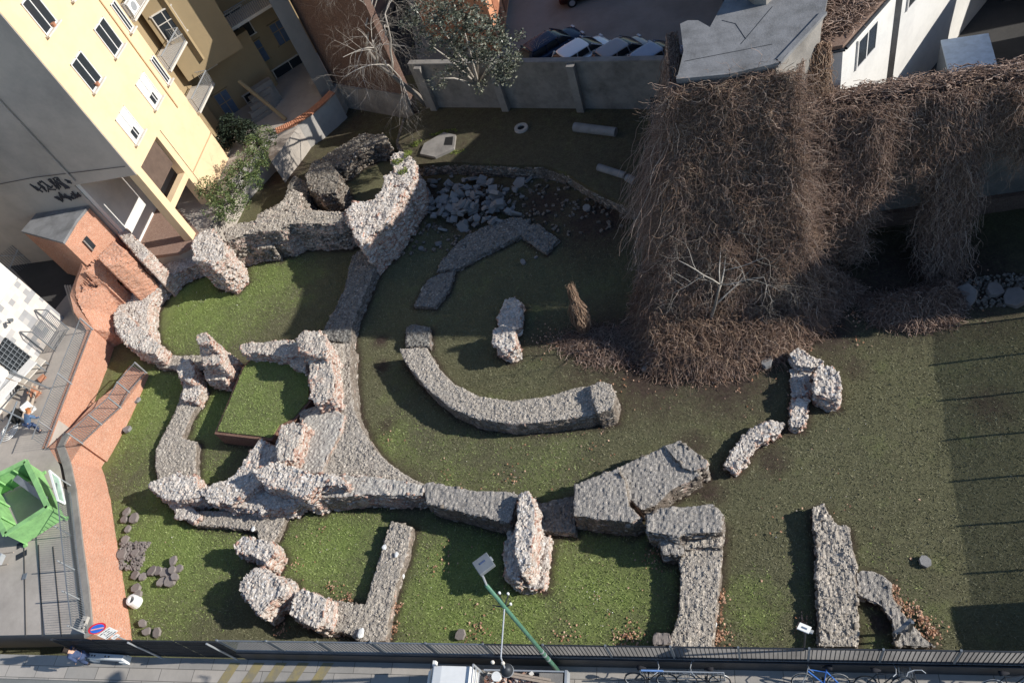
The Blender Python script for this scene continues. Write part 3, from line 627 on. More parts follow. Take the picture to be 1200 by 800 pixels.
# the small brick hut
hut = thing('brick_hut', 'small brick hut with a stained grey flat roof next to the grey side wall', 'hut', at(80, 290, 0))
hp = pxy([(27,272),(44,252),(104,243),(90,260),(75,285)], 3.7)
MB().prism(hp, -.3, 3.64).build('wall', M_BRICK, hut, uv=True)
cen = np.mean(hp, 0); bevel(MB().prism([tuple(cen+(np.array(p)-cen)*1.03) for p in hp], 3.64, 3.8).build('flat_roof', M_ROOF, hut), .02)
wq = (np.array(hp[4]), _n(np.array(hp[2])-np.array(hp[4])))
a = [onplane(x, y, *wq) for x, y in ((97,282),(101,276),(112,288),(108,294))]; nrm = np.array([wq[1][1], -wq[1][0], 0])*.03
MB().poly([p+nrm for p in a]).build('vent_window', M_GLASS, hut)
MB().bar(a[0]+nrm*1.5, a[3]+nrm*1.5, .08).build('window_sill', M_CONC, hut)
R('brick_block', 'stepped brick block with white mortar patches below the small brick hut', 'brick wall', [([(98,313),(118,290),(133,281),(150,294),(166,314),(152,330),(126,336)], [4.3,4.5,4.3,3.1,2.0,1.6,2.6]), ([(112,300),(133,281),(146,292),(140,306),(124,312)], [4.5,4.7,4.2,3.9,4.1]), ([(90,330),(98,314),(124,332),(150,332),(138,352),(132,370),(134,390),(108,385),(94,362),(87,346)], [3.7,4.3,2.7,1.5,1.15,1.05,.9,1.85,2.6,3.1])], M_BRICK, rough=.035, track=False, vox=.07)
box_uv(bpy.data.objects['brick_block'].data)
o = R('low_white_wall', 'low wall with white mortar top between the hut and the brick paved porch', 'wall', [([(123,258),(131,252),(176,295),(166,307)], 3.2)], M_PALE, rough=.05, track=False, vox=.08)
slab('brick_paving', M_PAVER, pxy([(140,262),(150,240),(192,226),(240,280),(208,296),(178,300)], .03), .03, -.2)
# yellow apartment building ----------------------------------------
FX = -30.0
apt = thing('apartment_building', 'tall sunlit yellow apartment building with a bare grey side wall and white windows', 'building', (FX, 31, 0))
MB().prism([(FX, 30.55), (FX, 37.75), (-70, 37.75), (-70, 30.6)], 5.3, 24).build('facade_wall', M_YEL, apt)
MB().prism([(FX-.02, 30.5), (FX-.02, 30.545), (-70, 30.6), (-70, 30.5)], 5.31, 24).build('side_wall', M_GREYW, apt)
MB().prism([(-34.2, 30.55), (-34.2, 37.75), (-70, 37.75), (-70, 30.52)], -.1, 5.29).build('lower_side_wall', M_GREYW, apt)
MB().prism([(-33.9, 30.62), (-33.9, 37.7), (-34.19, 37.7), (-34.19, 30.62)], -.1, 5.29).build('porch_back_wall', M_WHITEW, apt)
MB().box((FX-.28, 30.85, 2.6), (.55, .55, 5.4)).build('pillar', M_YEL, apt)
MB().box((FX-.28, 33.9, 2.6), (.55, .5, 5.4)).build('pillar', M_YEL, apt)
MB().box((FX-.24, 32.4, 2.35), (.45, 2.6, .42)).build('beam', M_YEL, apt)
mb = MB(); mb.box((FX-.2, 36.0, 3.7), (.4, 3.6, 3.2)); mb.box((FX-.2, 36.0, .9), (.4, 3.6, 2.2)); mb.build('ground_floor_wall', M_YEL, apt)
MB().box((FX-.3, 32.4, 4.3), (.1, 2.4, 1.9)).build('brown_shutter', plain('brown_shutter_paint', (.13, .09, .07), .6, 0, .15), apt)
def window(par, y, z, wd, h, style, x=FX, sgn=1):
    f = MB(); t = .06
    f.box((x+.02, y, z+h-t/2), (.08, wd, t)); f.box((x+.02, y, z+t/2), (.08, wd, t))
    for yy in (y-wd/2+t/2, y+wd/2-t/2, y): f.box((x+.021, yy, z+h/2), (.085, t, h))
    fr = f.build('window', M_WFRAME, par)
    MB().box((x+.005, y, z+h/2), (.05, wd-.04, h-.04)).build('pane', M_GLASS if style != 'shut' else M_SHUT, fr)
    if style == 'shut':
        s = MB()
        for k in range(int(h/.11)): s.box((x+.035, y, z+.08+k*.11), (.02, wd-.12, .02))
        s.build('shutter_slats', M_WFRAME, fr)
        MB().box((x+.04, y-.05, z+.35), (.02, wd*.4, .5)).build('lower_opening', M_GLASS, fr)
    MB().box((x+.10, y, z-.04), (.26, wd+.22, .08)).build('window_sill', M_SILL, par)
    return fr
for zi, z in enumerate((6.25, 9.68, 12.98, 16.3)):
    for ci, (y, wd) in enumerate(((32.45, 1.2), (35.4, 1.2), (37.3, .5))):
        window(apt, y, z, wd, 1.66, 'shut' if zi == 0 and ci < 2 else 'open')
    if zi in (1, 2):
        p = MB().cyl((FX+.14, 32.6+zi*.2-.4, z+.0), .09, .17, 10, .12).build('flower_pot', M_TERRA, apt)
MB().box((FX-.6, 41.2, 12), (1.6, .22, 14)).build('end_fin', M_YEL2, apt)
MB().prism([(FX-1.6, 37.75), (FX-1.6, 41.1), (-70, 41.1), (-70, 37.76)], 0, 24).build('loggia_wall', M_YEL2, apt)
for z in (3.6, 6.6, 9.9, 13.2):
    b_ = MB().box((FX-.6, 39.2, z), (1.7, 2.9, .12)).build('balcony', M_SILL, apt)
    r_ = MB(); X_ = FX+.25
    r_.bar((X_, 37.8, z+1.0), (X_, 40.6, z+1.0), .05); r_.bar((X_, 37.8, z+.16), (X_, 40.6, z+.16), .03)
    for k in range(24): r_.bar((X_, 37.8+k*.122, z+.1), (X_, 37.8+k*.122, z+1.0), .02)
    for yy in (37.8, 40.6):
        r_.bar((X_, yy, z+1.0), (X_-.8, yy, z+1.0), .04)
        for k in range(6): r_.bar((X_-k*.14, yy, z+.1), (X_-k*.14, yy, z+1.0), .02)
    r_.build('balcony_railing', M_WFRAME if z > 9 else M_GALV, b_)
# air conditioner and pots stay with the balcony
ac = MB().box((FX+.1, 38.3, 10.45), (.4, .85, .62)).build('air_conditioner', M_WPAINT, apt); MB().tube([(FX+.31, 38.3, 10.45), (FX+.33, 38.3, 10.45)], .24, 18).build('fan_grille', M_GALV, ac)
dp = MB(); dp.tube([(FX+.07, 36.6, 5.0), (FX+.07, 36.6, 20)], .05, 8); dp.build('drain_pipe', M_YEL, apt)
MB().tube([(-33.8, 30.42, 5.6), (-33.8, 30.42, 20)], .05, 8).build('drain_pipe', M_GREYW, apt); MB().tube([(-30.2, 30.44, 6), (-36, 30.44, 6.3), (-48, 30.44, 6.1)], .018, 5).build('cable', M_STEEL, apt)
# graffiti scrawl on the side wall
gf = MB()
random.seed(3)
for row, (xx, zz, n_, s_) in enumerate(((-36.6, 5.6, 9, 1.1), (-35.9, 4.7, 6, .9))):
    for k in range(n_):
        ps = [(xx+k*.26+random.uniform(-.05, .4)*s_, 30.47, zz+random.uniform(-.4, .4)*s_) for _ in range(6)]
        gf.tube(ps, .045, 5)
gf.build('graffiti', plain('graffiti_paint', (.06, .055, .06), .6), apt)['kind'] = 'stuff'
# shaded courtyard building -----------------------------------------
Q0 = np.array([-31.0, 40.4]); U0 = _n(np.array([.76, .65])); V0 = np.array([-U0[1], U0[0]])
def fp(t, d): return tuple(Q0+U0*t+V0*d)
A_ = onplane(206, 74, Q0, U0); B_ = onplane(238, 53, Q0, U0); C_ = onplane(285, 56, Q0, U0)
tA, tB, tC = [np.dot(p[:2]-Q0, U0) for p in (A_, B_, C_)]
cb = thing('courtyard_building', 'shaded ochre building with blue shutters round the inner courtyard', 'building', (Q0[0], Q0[1], 0))
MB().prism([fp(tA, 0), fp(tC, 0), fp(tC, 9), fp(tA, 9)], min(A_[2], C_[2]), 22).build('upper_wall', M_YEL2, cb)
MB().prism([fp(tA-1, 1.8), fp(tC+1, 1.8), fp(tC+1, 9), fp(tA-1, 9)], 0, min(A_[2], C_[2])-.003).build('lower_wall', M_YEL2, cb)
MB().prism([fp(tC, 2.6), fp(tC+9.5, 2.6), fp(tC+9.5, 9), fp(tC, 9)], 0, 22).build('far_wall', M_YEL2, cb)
M_BLUES = plain('blue_grey_shutter', (.10, .14, .21), .6, 0, .15)
def pwin(par, px0, d, mat, wd=1.1, h=1.5, name='window'):
    p = onplane(px0[0], px0[1], Q0+V0*d, U0); c = p-np.array([V0[0], V0[1], 0])*.03
    ax = [np.array([U0[0], U0[1], 0]), np.array([V0[0], V0[1], 0]), np.array([0, 0, 1.])]
    o = MB().box(c, (wd, .06, h), axes=ax).build(name, mat, par); f = MB()
    for s in (-1, 1): f.box(c+ax[0]*s*wd/2-ax[1]*.02, (.07, .06, h+.07), axes=ax); f.box(c+ax[2]*s*h/2-ax[1]*.021, (wd+.2, .1, .07), axes=ax)
    f.box(c-ax[1]*.02, (.05, .05, h), axes=ax); f.box(c-ax[1]*.022+ax[2]*.2, (wd, .05, .05), axes=ax)
    f.build('frame', M_SILL if mat is M_GLASS else M_YEL2, o); return o
pwin(cb, (198,28), 0, M_GLASS, 1.3, 1.7); pwin(cb, (236,70), 1.8, M_GLASS, 1.2, 1.5)
pwin(cb, (266,122), 1.8, M_BLUES, 1.0, 2.0, 'door'); pwin(cb, (302,62), 2.6, M_BLUES, 1.1, 1.6); pwin(cb, (328,38), 2.6, M_BLUES, 1.0, 1.6)
pwin(cb, (278,30), 2.6, M_GLASS, 1.6, 2.0); pwin(cb, (300,118), 1.8, M_GLASS, 1.2, 1.6, 'dark_opening'); pwin(cb, (345,85), 2.6, M_GLASS, 2.6, 2.0, 'dark_opening')
rr = MB()
for k in range(20):
    c = np.array([*fp(tC+.2+k*.14, .9), 0]); rr.bar(c+[0, 0, 5.3], c+[0, 0, 6.3], .025)
rr.bar(np.array([*fp(tC+.2, .9), 6.3]), np.array([*fp(tC+3, .9), 6.3]), .05); rr.build('balcony_railing', M_STEELG, cb)
MB().prism([fp(tC+.1, .8), fp(tC+3.1, .8), fp(tC+3.1, 2.6), fp(tC+.1, 2.6)], 5.1, 5.3).build('balcony', M_SILL, cb)
# steps and rail posts in front
for k in range(5):
    MB().box((*at(318-k*3, 122+k*4, 0)[:2], .09+.0*k+(4-k)*.17/1), (1.6, .5, (5-k)*.17*1.99), rz=.7).build('step', M_CONC, cb)
MB().tube([at(280,95,2.6), at(335,140,.1)], .13, 8).build('drain_pipe', M_YEL2, cb)
strip_wall('orange_parapet', 'low sunlit yellow parapet between the green shrub and the courtyard', 'wall', [(238,204,.9),(262,160,.9)], .25, 0, M_YEL)
# flower bed box in front of the facade
fb = thing('planter_terrace', 'narrow brown planter terrace with dry stems at the foot of the yellow facade', 'planter', at(225, 165, 0))
strip_wall('kerb', None, None, [(205,145,1.2),(238,192,1.2)], .12, 0, M_TERRA, fb)
MB().prism([tuple(at(x,y,1.15)[:2]) for x,y in ((206,146),(238,190),(250,172),(220,130))], 0, 1.1).build('soil_bed', M_EARTH, fb)
# pier and back walls
pb = [tuple(at(378,116,0)[:2]), tuple(at(392,103,0)[:2])]; bk_ = np.array([-.50, .87])*14
o = MB().prism([pb[0], pb[1], tuple(np.array(pb[1])+bk_), tuple(np.array(pb[0])+bk_)], -.5, 13).build('boundary_wall', stained('warm_grey_render', (.34, .30, .255), (.22, .20, .175), .6, .5), None)
tag(o, 'tall plain grey wall end standing between the ochre building and the red brick wall', 'wall')
rw = strip_wall('red_brick_wall', 'tall dark red brick wall behind the bare tree', 'brick wall', [(396,104,9.),(430,125-60,9.),(484,60,9.)], .5, -1, M_BRICKD, side=1) if False else None
a, b = at(398,112,-.9), at(482,126,-.9)
t = _n((b-a)[:2]); nn = np.array([-t[1], t[0]])
o = MB().prism([tuple(a[:2]), tuple(b[:2]), tuple(b[:2]+nn*.5), tuple(a[:2]+nn*.5)], -1.8, 9.5).build('red_brick_wall', brick_wall_mat('dark_red_brick', (.15, .085, .065), (.20, .12, .09), (.17, .13, .105), 3.4, .2, (.12, .09, .07)), None, uv=True)
tag(o, 'tall dark red brick wall behind the bare tree', 'brick wall')
MB().prism([tuple(a[:2]-nn*.12), tuple(b[:2]-nn*.12), tuple(b[:2]-nn*.01), tuple(a[:2]-nn*.01)], -1.8, .1).build('plinth', M_CONC, o)
tc = strip_wall('curved_retaining_wall', 'grey curved retaining wall with a coping of round tiles below the courtyard steps', 'retaining wall',
  [(262,222,.1),(282,200,.1),(300,180,.15),(325,156,.2),(345,147,.2),(365,134,.2),(380,121,.2),(392,109,.2)], .3, -2.3, M_CONCL, side=1)
tl = MB(); pts_ = [at(325,155,.25), at(345,146,.25), at(365,133,.25), at(380,120,.25), at(392,108,.25)]
for i in range(4):
    for k in range(9):
        p = pts_[i]+(pts_[i+1]-pts_[i])*k/9; tt_ = _n(pts_[i+1]-pts_[i]); q = np.array([-tt_[1], tt_[0], 0]); tl.tube([p-q*.08+[0, 0, -.02], p+q*.36+[0, 0, .06]], .075, 7)
tl.build('coping_tiles', M_TERRA, tc)
# car park wall
pw0, pw1 = at(500,127,-.9), at(786,130,-.9); pu = _n((pw1-pw0)[:2]); pn = np.array([-pu[1], pu[0]])
zt = onplane(700, 73, pw0[:2], pu)[2]
o = MB().prism([tuple(pw0[:2]), tuple(pw1[:2]), tuple(pw1[:2]+pn*.3), tuple(pw0[:2]+pn*.3)], -1.9, zt).build('car_park_wall', stained('streaked_concrete_wall', (.27, .25, .225), (.12, .11, .10), .9, .85, .6), None)
tag(o, 'streaked concrete wall with buttresses between the terrace and the parked cars', 'wall')
MB().prism([tuple(pw0[:2]-pn*.04), tuple(pw1[:2]-pn*.04), tuple(pw1[:2]+pn*.34), tuple(pw0[:2]+pn*.34)], zt+.002, zt+.10).build('coping', M_CONC, o)
for px in (511, 595, 683):
    c = at(px, 128, -.9)[:2]; c = pw0[:2]+pu*np.dot(c-pw0[:2], pu)
    MB().prism([tuple(c-pu*.22-pn*.35), tuple(c+pu*.22-pn*.35), tuple(c+pu*.22-pn*.003), tuple(c-pu*.22-pn*.003)], -1.9, zt-.02).build('buttress', M_CONC, o)
# orange building at the car park
c = at(588, 62, 0)[:2]
ob = thing('orange_building', 'sunlit orange building with arched openings behind the magnolia', 'building', (*c, 0))
MB().prism([tuple(c), tuple(c+[-.2, 20]), tuple(c+[-5.5, 20]), tuple(c+[-5.5, 3.5])], 0, 7).build('wall', stained('orange_render', (.62, .30, .17), (.48, .26, .17), .5, .4), ob)
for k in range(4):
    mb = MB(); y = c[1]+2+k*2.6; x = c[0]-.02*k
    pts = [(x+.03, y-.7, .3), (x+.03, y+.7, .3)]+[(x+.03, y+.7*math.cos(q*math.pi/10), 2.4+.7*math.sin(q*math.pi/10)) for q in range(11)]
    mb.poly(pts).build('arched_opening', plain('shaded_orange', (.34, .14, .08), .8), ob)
MB().box((c[0]+.5, c[1]+6, 3.6), (1.0, 9, .12)).build('awning', plain('blue_grey_awning', (.22, .27, .33), .6), ob)
# vine house -------------------------------------------------------
ZR = 9.2
roofp = pxy([(797,28),(801,60),(793,93),(855,87),(912,74),(966,16),(975,-30),(865,-30),(832,32),(818,24),(806,24)], ZR)
house = thing('vine_house', 'tall house with a grey felt roof and its front wall buried in bare vines', 'house', (1, 26, ZG))
cen = np.mean(roofp, 0); inn = [tuple(cen+(np.array(p)-cen)*.96) for p in roofp]
MB().prism(inn, ZG-.3, ZR-.2).build('wall', M_CONC, house)
MB().prism(roofp, ZR-.2, ZR).build('flat_roof', M_ROOF, house)
e = MB()
for i in (2, 3, 4): e.bar((*roofp[i], ZR+.03), (*roofp[i+1], ZR+.03), .22, .12)
e.build('roof_edge', M_ROOF, house)
sm2 = MB()
for a_, b_ in (((905,8),(868,52)), ((846,24),(862,28)), ((862,28),(874,46)), ((802,72),(905,52))): sm2.bar(at(*a_, ZR+.006), at(*b_, ZR+.006), .018, .012)
sm2.build('roof_seams', M_STEEL, house)['kind'] = 'stuff'
MB().prism([tuple(at(x,y,ZR)[:2]) for x,y in ((876,0),(884,6),(898,6),(905,0),(905,-12),(880,-12))], ZR, ZR+.9).build('chimney', M_CONC, house)
MB().prism([(2.62, 26.25), (3.62, 27.05), (3.3, 28.5), (2.3, 28.5)], -1.9, 7.9).build('white_pilaster', M_WHITEW, house)
MB().prism([(1.4, 31.4), (8, 31.4), (8, 36), (1.4, 36)], -.2, 8.9).build('added_shade_block', M_CONC, house)  # unseen blocks added behind the house to cast the terrace shade
MB().prism([(1.5, 36.01), (8, 36.01), (8, 38.5), (1.5, 38.5)], -.2, [7.3, 7.3, 6.3, 6.3]).build('added_shade_block', M_CONC, house)  # sloped top shaped to leave a lit patch on the terrace
MB().prism([(1.7, 38.51), (8, 38.51), (8, 58), (1.7, 58)], -.2, 8.5).build('added_shade_block', M_CONC, house)
annex = thing('white_annex', 'white annex with its sunlit side and a vine covered roof right of the vine house', 'house', (5.2, 28, 0))
AU = np.array([.6, .8]); C0 = np.array([5.2, 28.0])
ap = [tuple(C0), tuple(C0+AU*16), tuple(C0+AU*16+[-6, 3]), (2.9, 28.6), (3.65, 28.0)]
MB().prism(ap, -.2, 7.6).build('wall', M_WHITEW, annex)
cen = np.mean(ap, 0); MB().prism([tuple(cen+(np.array(p)-cen)*1.02) for p in ap], 7.6, 7.75).build('roof', M_BRICKD, annex)
AN = np.array([.8, -.6, 0])
for t_ in (1.9, 6.1, 10.):
    c = np.array([*(C0+AU*t_), 6.4])+AN*.02; ax = [np.array([.6, .8, 0]), AN, np.array([0, 0, 1.])]
    o = MB().box(c, (1.5, .06, 1.3), axes=ax).build('window', M_GLASS, annex)
    f = MB()
    for s in (-1, 0, 1): f.box(c+ax[0]*s*.75+AN*.02, (.07, .07, 1.36), axes=ax)
    for s in (-1, 1): f.box(c+ax[2]*s*.66+AN*.021, (1.6, .07, .07), axes=ax)
    f.build('frame', M_WFRAME, o)
MB().tube([(*(C0+AU*.02+[.08, -.1]), 7.55), (*(C0+AU*16+[.08, -.1]), 7.55)], .07, 8).build('gutter', M_STEEL, annex)
MB().tube([(*(C0+[-1.6, -.1]), 7.5), (*(C0+[.06, -.1]), 7.5)], .06, 8).build('gutter', M_STEEL, annex)
# garden wall behind the brambles
gw = MB().prism([(2.4, 27.05), (20, 27.6), (20, 28.0), (2.4, 27.45)], -2.2, 5.6).build('garden_wall', M_CONC, None)
tag(gw, 'high garden wall buried under hanging bare vines on the right', 'wall')
MB().prism([(6, 26.93), (20, 27.37), (20, 27.59), (6, 27.15)], -2.2, -.9).build('brick_plinth', M_BRICKD, gw)
# yard clutter behind
shed = thing('metal_shed', 'pale blue grey box shed in the dark yard behind the vine wall', 'shed', (11.2, 32, 0))
sp = pxy([(1103,48),(1158,40),(1173,94),(1116,100)], 3.0)
MB().prism(sp, 0, 2.92).build('wall', plain('blue_grey_panel', (.14, .16, .19), .6), shed)
cen = np.mean(sp, 0); bevel(MB().prism([tuple(cen+(np.array(p)-cen)*1.02) for p in sp], 2.92, 3.02).build('flat_roof', plain('pale_blue_roof', (.42, .50, .60), .45, .2), shed), .01)
def crate(name, label, px, py, z, size, mat, rz):
    c = at(px, py, z); t = thing(name, label, name.replace('_', ' '), (c[0], c[1], 0.0), rz=rz)
    local(MB().box((0, 0, size[2]/2), size), 'body', mat, t); f = MB()
    for sx in (-1, 1):
        for sy in (-1, 1): f.box((sx*size[0]/2, sy*size[1]/2, size[2]/2+.01), (.06, .06, size[2]))
    f.box((0, 0, size[2]+.02), (size[0]+.06, size[1]+.06, .04)); local(f, 'frame', M_STEELG, t); return t
crate('storage_box', 'grey storage box on the dark yard floor beside the white annex', 1062, 106, .6, (.9, .7, .7), M_CONCL, .5)
crate('wooden_crate', 'brown wooden crate against the shaded foot of the white annex', 1010, 108, .6, (.8, .8, .8), M_WOODP, .9)
crate('wooden_crate', 'larger brown crate on the dark yard floor near the white annex', 1028, 84, .6, (1.3, .9, 1.1), M_WOODP, .7)
tb = thing('back_building', 'dark shaded building front with upright bays across the far yard', 'building', (15, 42, 0))
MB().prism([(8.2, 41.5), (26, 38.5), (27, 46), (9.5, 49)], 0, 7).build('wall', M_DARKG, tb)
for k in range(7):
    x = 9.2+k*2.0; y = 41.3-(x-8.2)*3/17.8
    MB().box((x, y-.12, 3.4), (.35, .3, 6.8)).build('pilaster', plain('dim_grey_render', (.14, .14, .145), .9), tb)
    MB().box((x+1, y-.05, 3.0), (1.1, .1, 2.2)).build('window', M_GLASS, tb)
# building beyond the right edge that shades the far side of the garden
eb = thing('east_building', 'plain unseen building placed east of the garden for its shade', 'building', (17, 24, 0))
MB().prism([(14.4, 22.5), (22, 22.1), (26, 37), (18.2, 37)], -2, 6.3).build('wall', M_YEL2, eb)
MB().prism([(14.2, 22.3), (22.2, 21.9), (26.2, 37.2), (18.0, 37.2)], 6.3, 6.5).build('roof', M_ROOF, eb)
ef = thing('shade_net_fence', 'unseen netting fence added east of the garden for its shade', 'fence', (13.2, 15, ZG))  # out of view, added to shade the right strip of lawn
f = MB()
for k in range(9):
    y = 7.6+k*1.72; x = 12.4+.13*(y-7.6)/1.6; f.box((x, y, -.4), (.07, .07, 2.8))
f.build('posts', M_STEEL, ef)
m_, nt_, b_ = newmat('shade_netting'); b_.inputs['Base Color'].default_value = (.06, .08, .06, 1); b_.inputs['Alpha'].default_value = .5
q = MB().quad((12.4, 7.6, -1.7), (13.6, 21.4, -1.7), (13.6, 21.4, .95), (12.4, 7.6, .95)).build('netting', m_, ef)  # half see-through sheet that dims the lawn strip
kb = MB().box((12.7, 9.2, -.3), (.5, 1.5, 3.0)).build('light_blocker', M_STEELG, None); tag(kb, 'grey kiosk added out of view by the east fence for its shadow', 'blocker')  # unseen box added to cast the dark rectangle on the lawn
# ================================================================== VINES, TREES, SHRUBS
def strands(name, mat, P, r, parent=None, kind=None):
    "P is (n strands, m points, 3): every strand a thin three sided stem"
    n, m, _ = P.shape; T = np.gradient(P, axis=1); T /= np.linalg.norm(T, axis=2, keepdims=True)+1e-9
    up = np.zeros_like(T); up[..., 0] = .6; up[..., 1] = .8
    A = np.cross(T, up); A /= np.linalg.norm(A, axis=2, keepdims=True)+1e-9; B = np.cross(T, A)
    rr = 1.25*np.asarray(r).reshape(-1, 1, 1)*np.linspace(1, .45, m).reshape(1, m, 1)
    V = np.stack([P+(A*math.cos(q)+B*math.sin(q))*rr for q in (0, 2.094, 4.189)], 2).reshape(-1, 3)
    base = (np.arange(n)*m*3)[:, None, None]; i = np.arange(m-1)[None, :, None]*3; k = np.arange(3)[None, None, :]; k2 = (k+1) % 3
    F = np.stack([base+i+k, base+i+k2, base+i+3+k2, base+i+3+k], -1).reshape(-1, 4)
    me = bpy.data.meshes.new(name); me.vertices.add(len(V)); me.vertices.foreach_set('co', V.astype('f').ravel())
    me.loops.add(F.size); me.loops.foreach_set('vertex_index', F.ravel().astype('i')); me.polygons.add(len(F))
    me.polygons.foreach_set('loop_start', np.arange(0, F.size, 4)); me.update(calc_edges=True); me.materials.append(mat)
    o = bpy.data.objects.new(name, me); COL.objects.link(o)
    if parent is not None: o.parent = parent; o.matrix_parent_inverse = parent.matrix_world.inverted()
    if kind: o['kind'] = kind
    return o
def walk(n, m, s):
    w_ = RNG.normal(0, 1, (n, m)); w_ = np.cumsum(w_, 1); w_ -= w_[:, :1]
    c = np.cumsum(RNG.normal(0, 1, (n, m)), 1)
    return (w_*.75+np.sin(np.linspace(0, 1, m)[None]*RNG.uniform(4, 22, (n, 1))+RNG.uniform(0, 6, (n, 1)))*RNG.uniform(.4, 3.2, (n, 1)))*s
def hang(n, m, x0_, x1_, y_, ztop, length, bulge, spread=0., clump=.35):
    "stems that arch over a wall top and hang down in tresses; y_ and length take x"
    cl = RNG.uniform(x0_, x1_, max(3, int(n/45))); xs = cl[RNG.integers(0, len(cl), n)]+RNG.normal(0, clump, n)
    xs = np.clip(xs, x0_, x1_); t = np.linspace(0, 1, m)[None]
    ln = length(xs)*RNG.uniform(.35, 1.08, n); out = (bulge*RNG.uniform(.2, 1.15, n))[:, None]
    X = xs[:, None]+walk(n, m, .05)+spread*t**1.5*RNG.uniform(-.2, 1, (n, 1))
    arch = RNG.uniform(.05, .45, n)[:, None]
    Y = y_(xs)[:, None]-(1-np.exp(-t*5))*.25-out*np.sin(np.clip(t*1.2, 0, 1)*np.pi/2)*t**.5-np.abs(walk(n, m, .035))+.1
    Zz = ztop+arch*np.sin(np.clip(t*7, 0, np.pi))-ln[:, None]*np.clip(t-.04, 0, 1)**1.05+walk(n, m, .03)
    return np.stack([X, Y, np.maximum(Zz, ZG+.02)], 2)
def heap(n, m, poly, hgt, size):
    poly = np.array(poly); lo, hi = poly.min(0), poly.max(0); Q = RNG.uniform(lo, hi, (n*4, 2)); Q = Q[in_poly(Q, poly)][:n]; n = len(Q)
    d = dist_poly(Q, poly); a = RNG.uniform(0, 2*np.pi, n); ln = RNG.uniform(.4, 1.3, n)*size; t = np.linspace(0, 1, m)[None]
    h = hgt(Q)*RNG.uniform(.25, 1.15, n)*np.clip(d/.9+.15, 0, 1)
    X = Q[:, :1]+np.cos(a)[:, None]*ln[:, None]*(t-.5)+walk(n, m, .045)
    Y = Q[:, 1:]+np.sin(a)[:, None]*ln[:, None]*(t-.5)+walk(n, m, .045)
    Zz = ZG+h[:, None]*(.45+.55*np.sin(t*np.pi))+walk(n, m, .03)
    return np.stack([X, Y, np.maximum(Zz, ZG+.02)], 2)
fr0, fr1 = np.array(roofp[2]), np.array(roofp[4])
hy = lambda x: fr0[1]+(x-fr0[0])*(fr1[1]-fr0[1])/(fr1[0]-fr0[0])
v1 = tag(bpy.data.objects.new('hanging_vine', None), 'thick curtain of bare brown vines falling down the front of the tall house', 'vine'); COL.objects.link(v1)
def drape(n, m, zt, zb, off, ln, s=.05, x0=None, x1=None):
    "short curling stems scattered over the whole front of the curtain, which bellies out towards the ground"
    u = RNG.random((n, 1)); z0 = zb+(zt-zb)*RNG.random((n, 1)); t = np.linspace(0, 1, m)[None]; L_ = ln*RNG.uniform(.3, 1.2, (n, 1)); th = RNG.normal(0, .85, (n, 1))
    Zz = z0-L_*t*np.cos(th)+walk(n, m, s*.8); g = np.clip((ZR-Zz)/11, 0, 1)
    a_ = fr0[0]-.25 if x0 is None else x0; b_ = fr1[0]+.5 if x1 is None else x1
    X = a_+(b_-a_)*u+(u-.66)*g**1.5*3.2+L_*t*np.sin(th)+walk(n, m, s); cl_ = np.array([[noise.noise(Vector((float(X[i, 0])*1.1, float(z0[i, 0])*.55, 0)))] for i in range(n)])
    Y = hy(np.clip(X, fr0[0], fr1[0]))-.12-(off*g**1.5+.55*cl_+.25)*RNG.uniform(.5, 1.1, (n, 1))-walk(n, m, s*.9)
    return np.stack([X, Y, np.maximum(Zz, ZG+.05)], 2)
a = drape(15000, 11, ZR-.2, -1.2, 3.6, 1.5, .05); strands('stems', M_TWIG, a, RNG.uniform(.005, .011, len(a)), v1)
a = drape(4200, 11, ZR-.1, -1.2, 3.8, 1.4, .07); strands('pale_stems', M_TWIGL, a, RNG.uniform(.004, .010, len(a)), v1)
n_ = 1700; t = np.linspace(0, 1, 22)[None]; ys = RNG.uniform(fr0[1]-.3, fr0[1]+3.4, n_)
sp_ = RNG.uniform(.1, 1, (n_, 1)); X = fr0[0]-.1-2.9*sp_*t**1.4+walk(n_, 22, .08); Y = ys[:, None]-1.9*t*sp_+walk(n_, 22, .08)
a = np.stack([X, Y, np.maximum(ZR-.3-10.8*t*RNG.uniform(.5, 1.05, (n_, 1)), ZG+.05)], 2); strands('side_stems', M_TWIG, a, RNG.uniform(.006, .015, n_), v1)
# roof vine tangles
v2 = tag(bpy.data.objects.new('climbing_vine', None), 'tangle of dry vine matted over the annex roof beside the felt roof', 'vine'); COL.objects.link(v2)
n_ = 2600; q = RNG.random((n_, 2)); c0 = np.array([3.0, 28.3]); 
X0 = c0[0]+q[:, :1]*2.4+q[:, 1:]*AU[0]*9; Y0 = c0[1]+q[:, 1:]*AU[1]*9+.2; t = np.linspace(-.5, .5, 10)[None]; an = RNG.uniform(0, 6.28, (n_, 1))
a = np.stack([X0+np.cos(an)*t*.9+walk(n_, 10, .03), Y0+np.sin(an)*t*.9+walk(n_, 10, .03), 7.8+RNG.uniform(0, .35, (n_, 1))+walk(n_, 10, .02)], 2)
strands('stems', M_TWIG, a, RNG.uniform(.01, .02, n_), v2)
a = hang(500, 12, 2.7, 4.6, lambda x: 27.9+0*x, 7.8, lambda x: 2.6+0*x, .5, 0, .2); strands('hanging_stems', M_TWIGL, a, RNG.uniform(.01, .018, len(a)), v2)
a = hang(260, 12, 2.62, 3.6, lambda x: 26.3+(x-2.62)*.8, 7.9, lambda x: 3.6+0*x, .08, 0, .1); strands('wall_stems', M_TWIG, a, RNG.uniform(.006, .012, len(a)), v2)
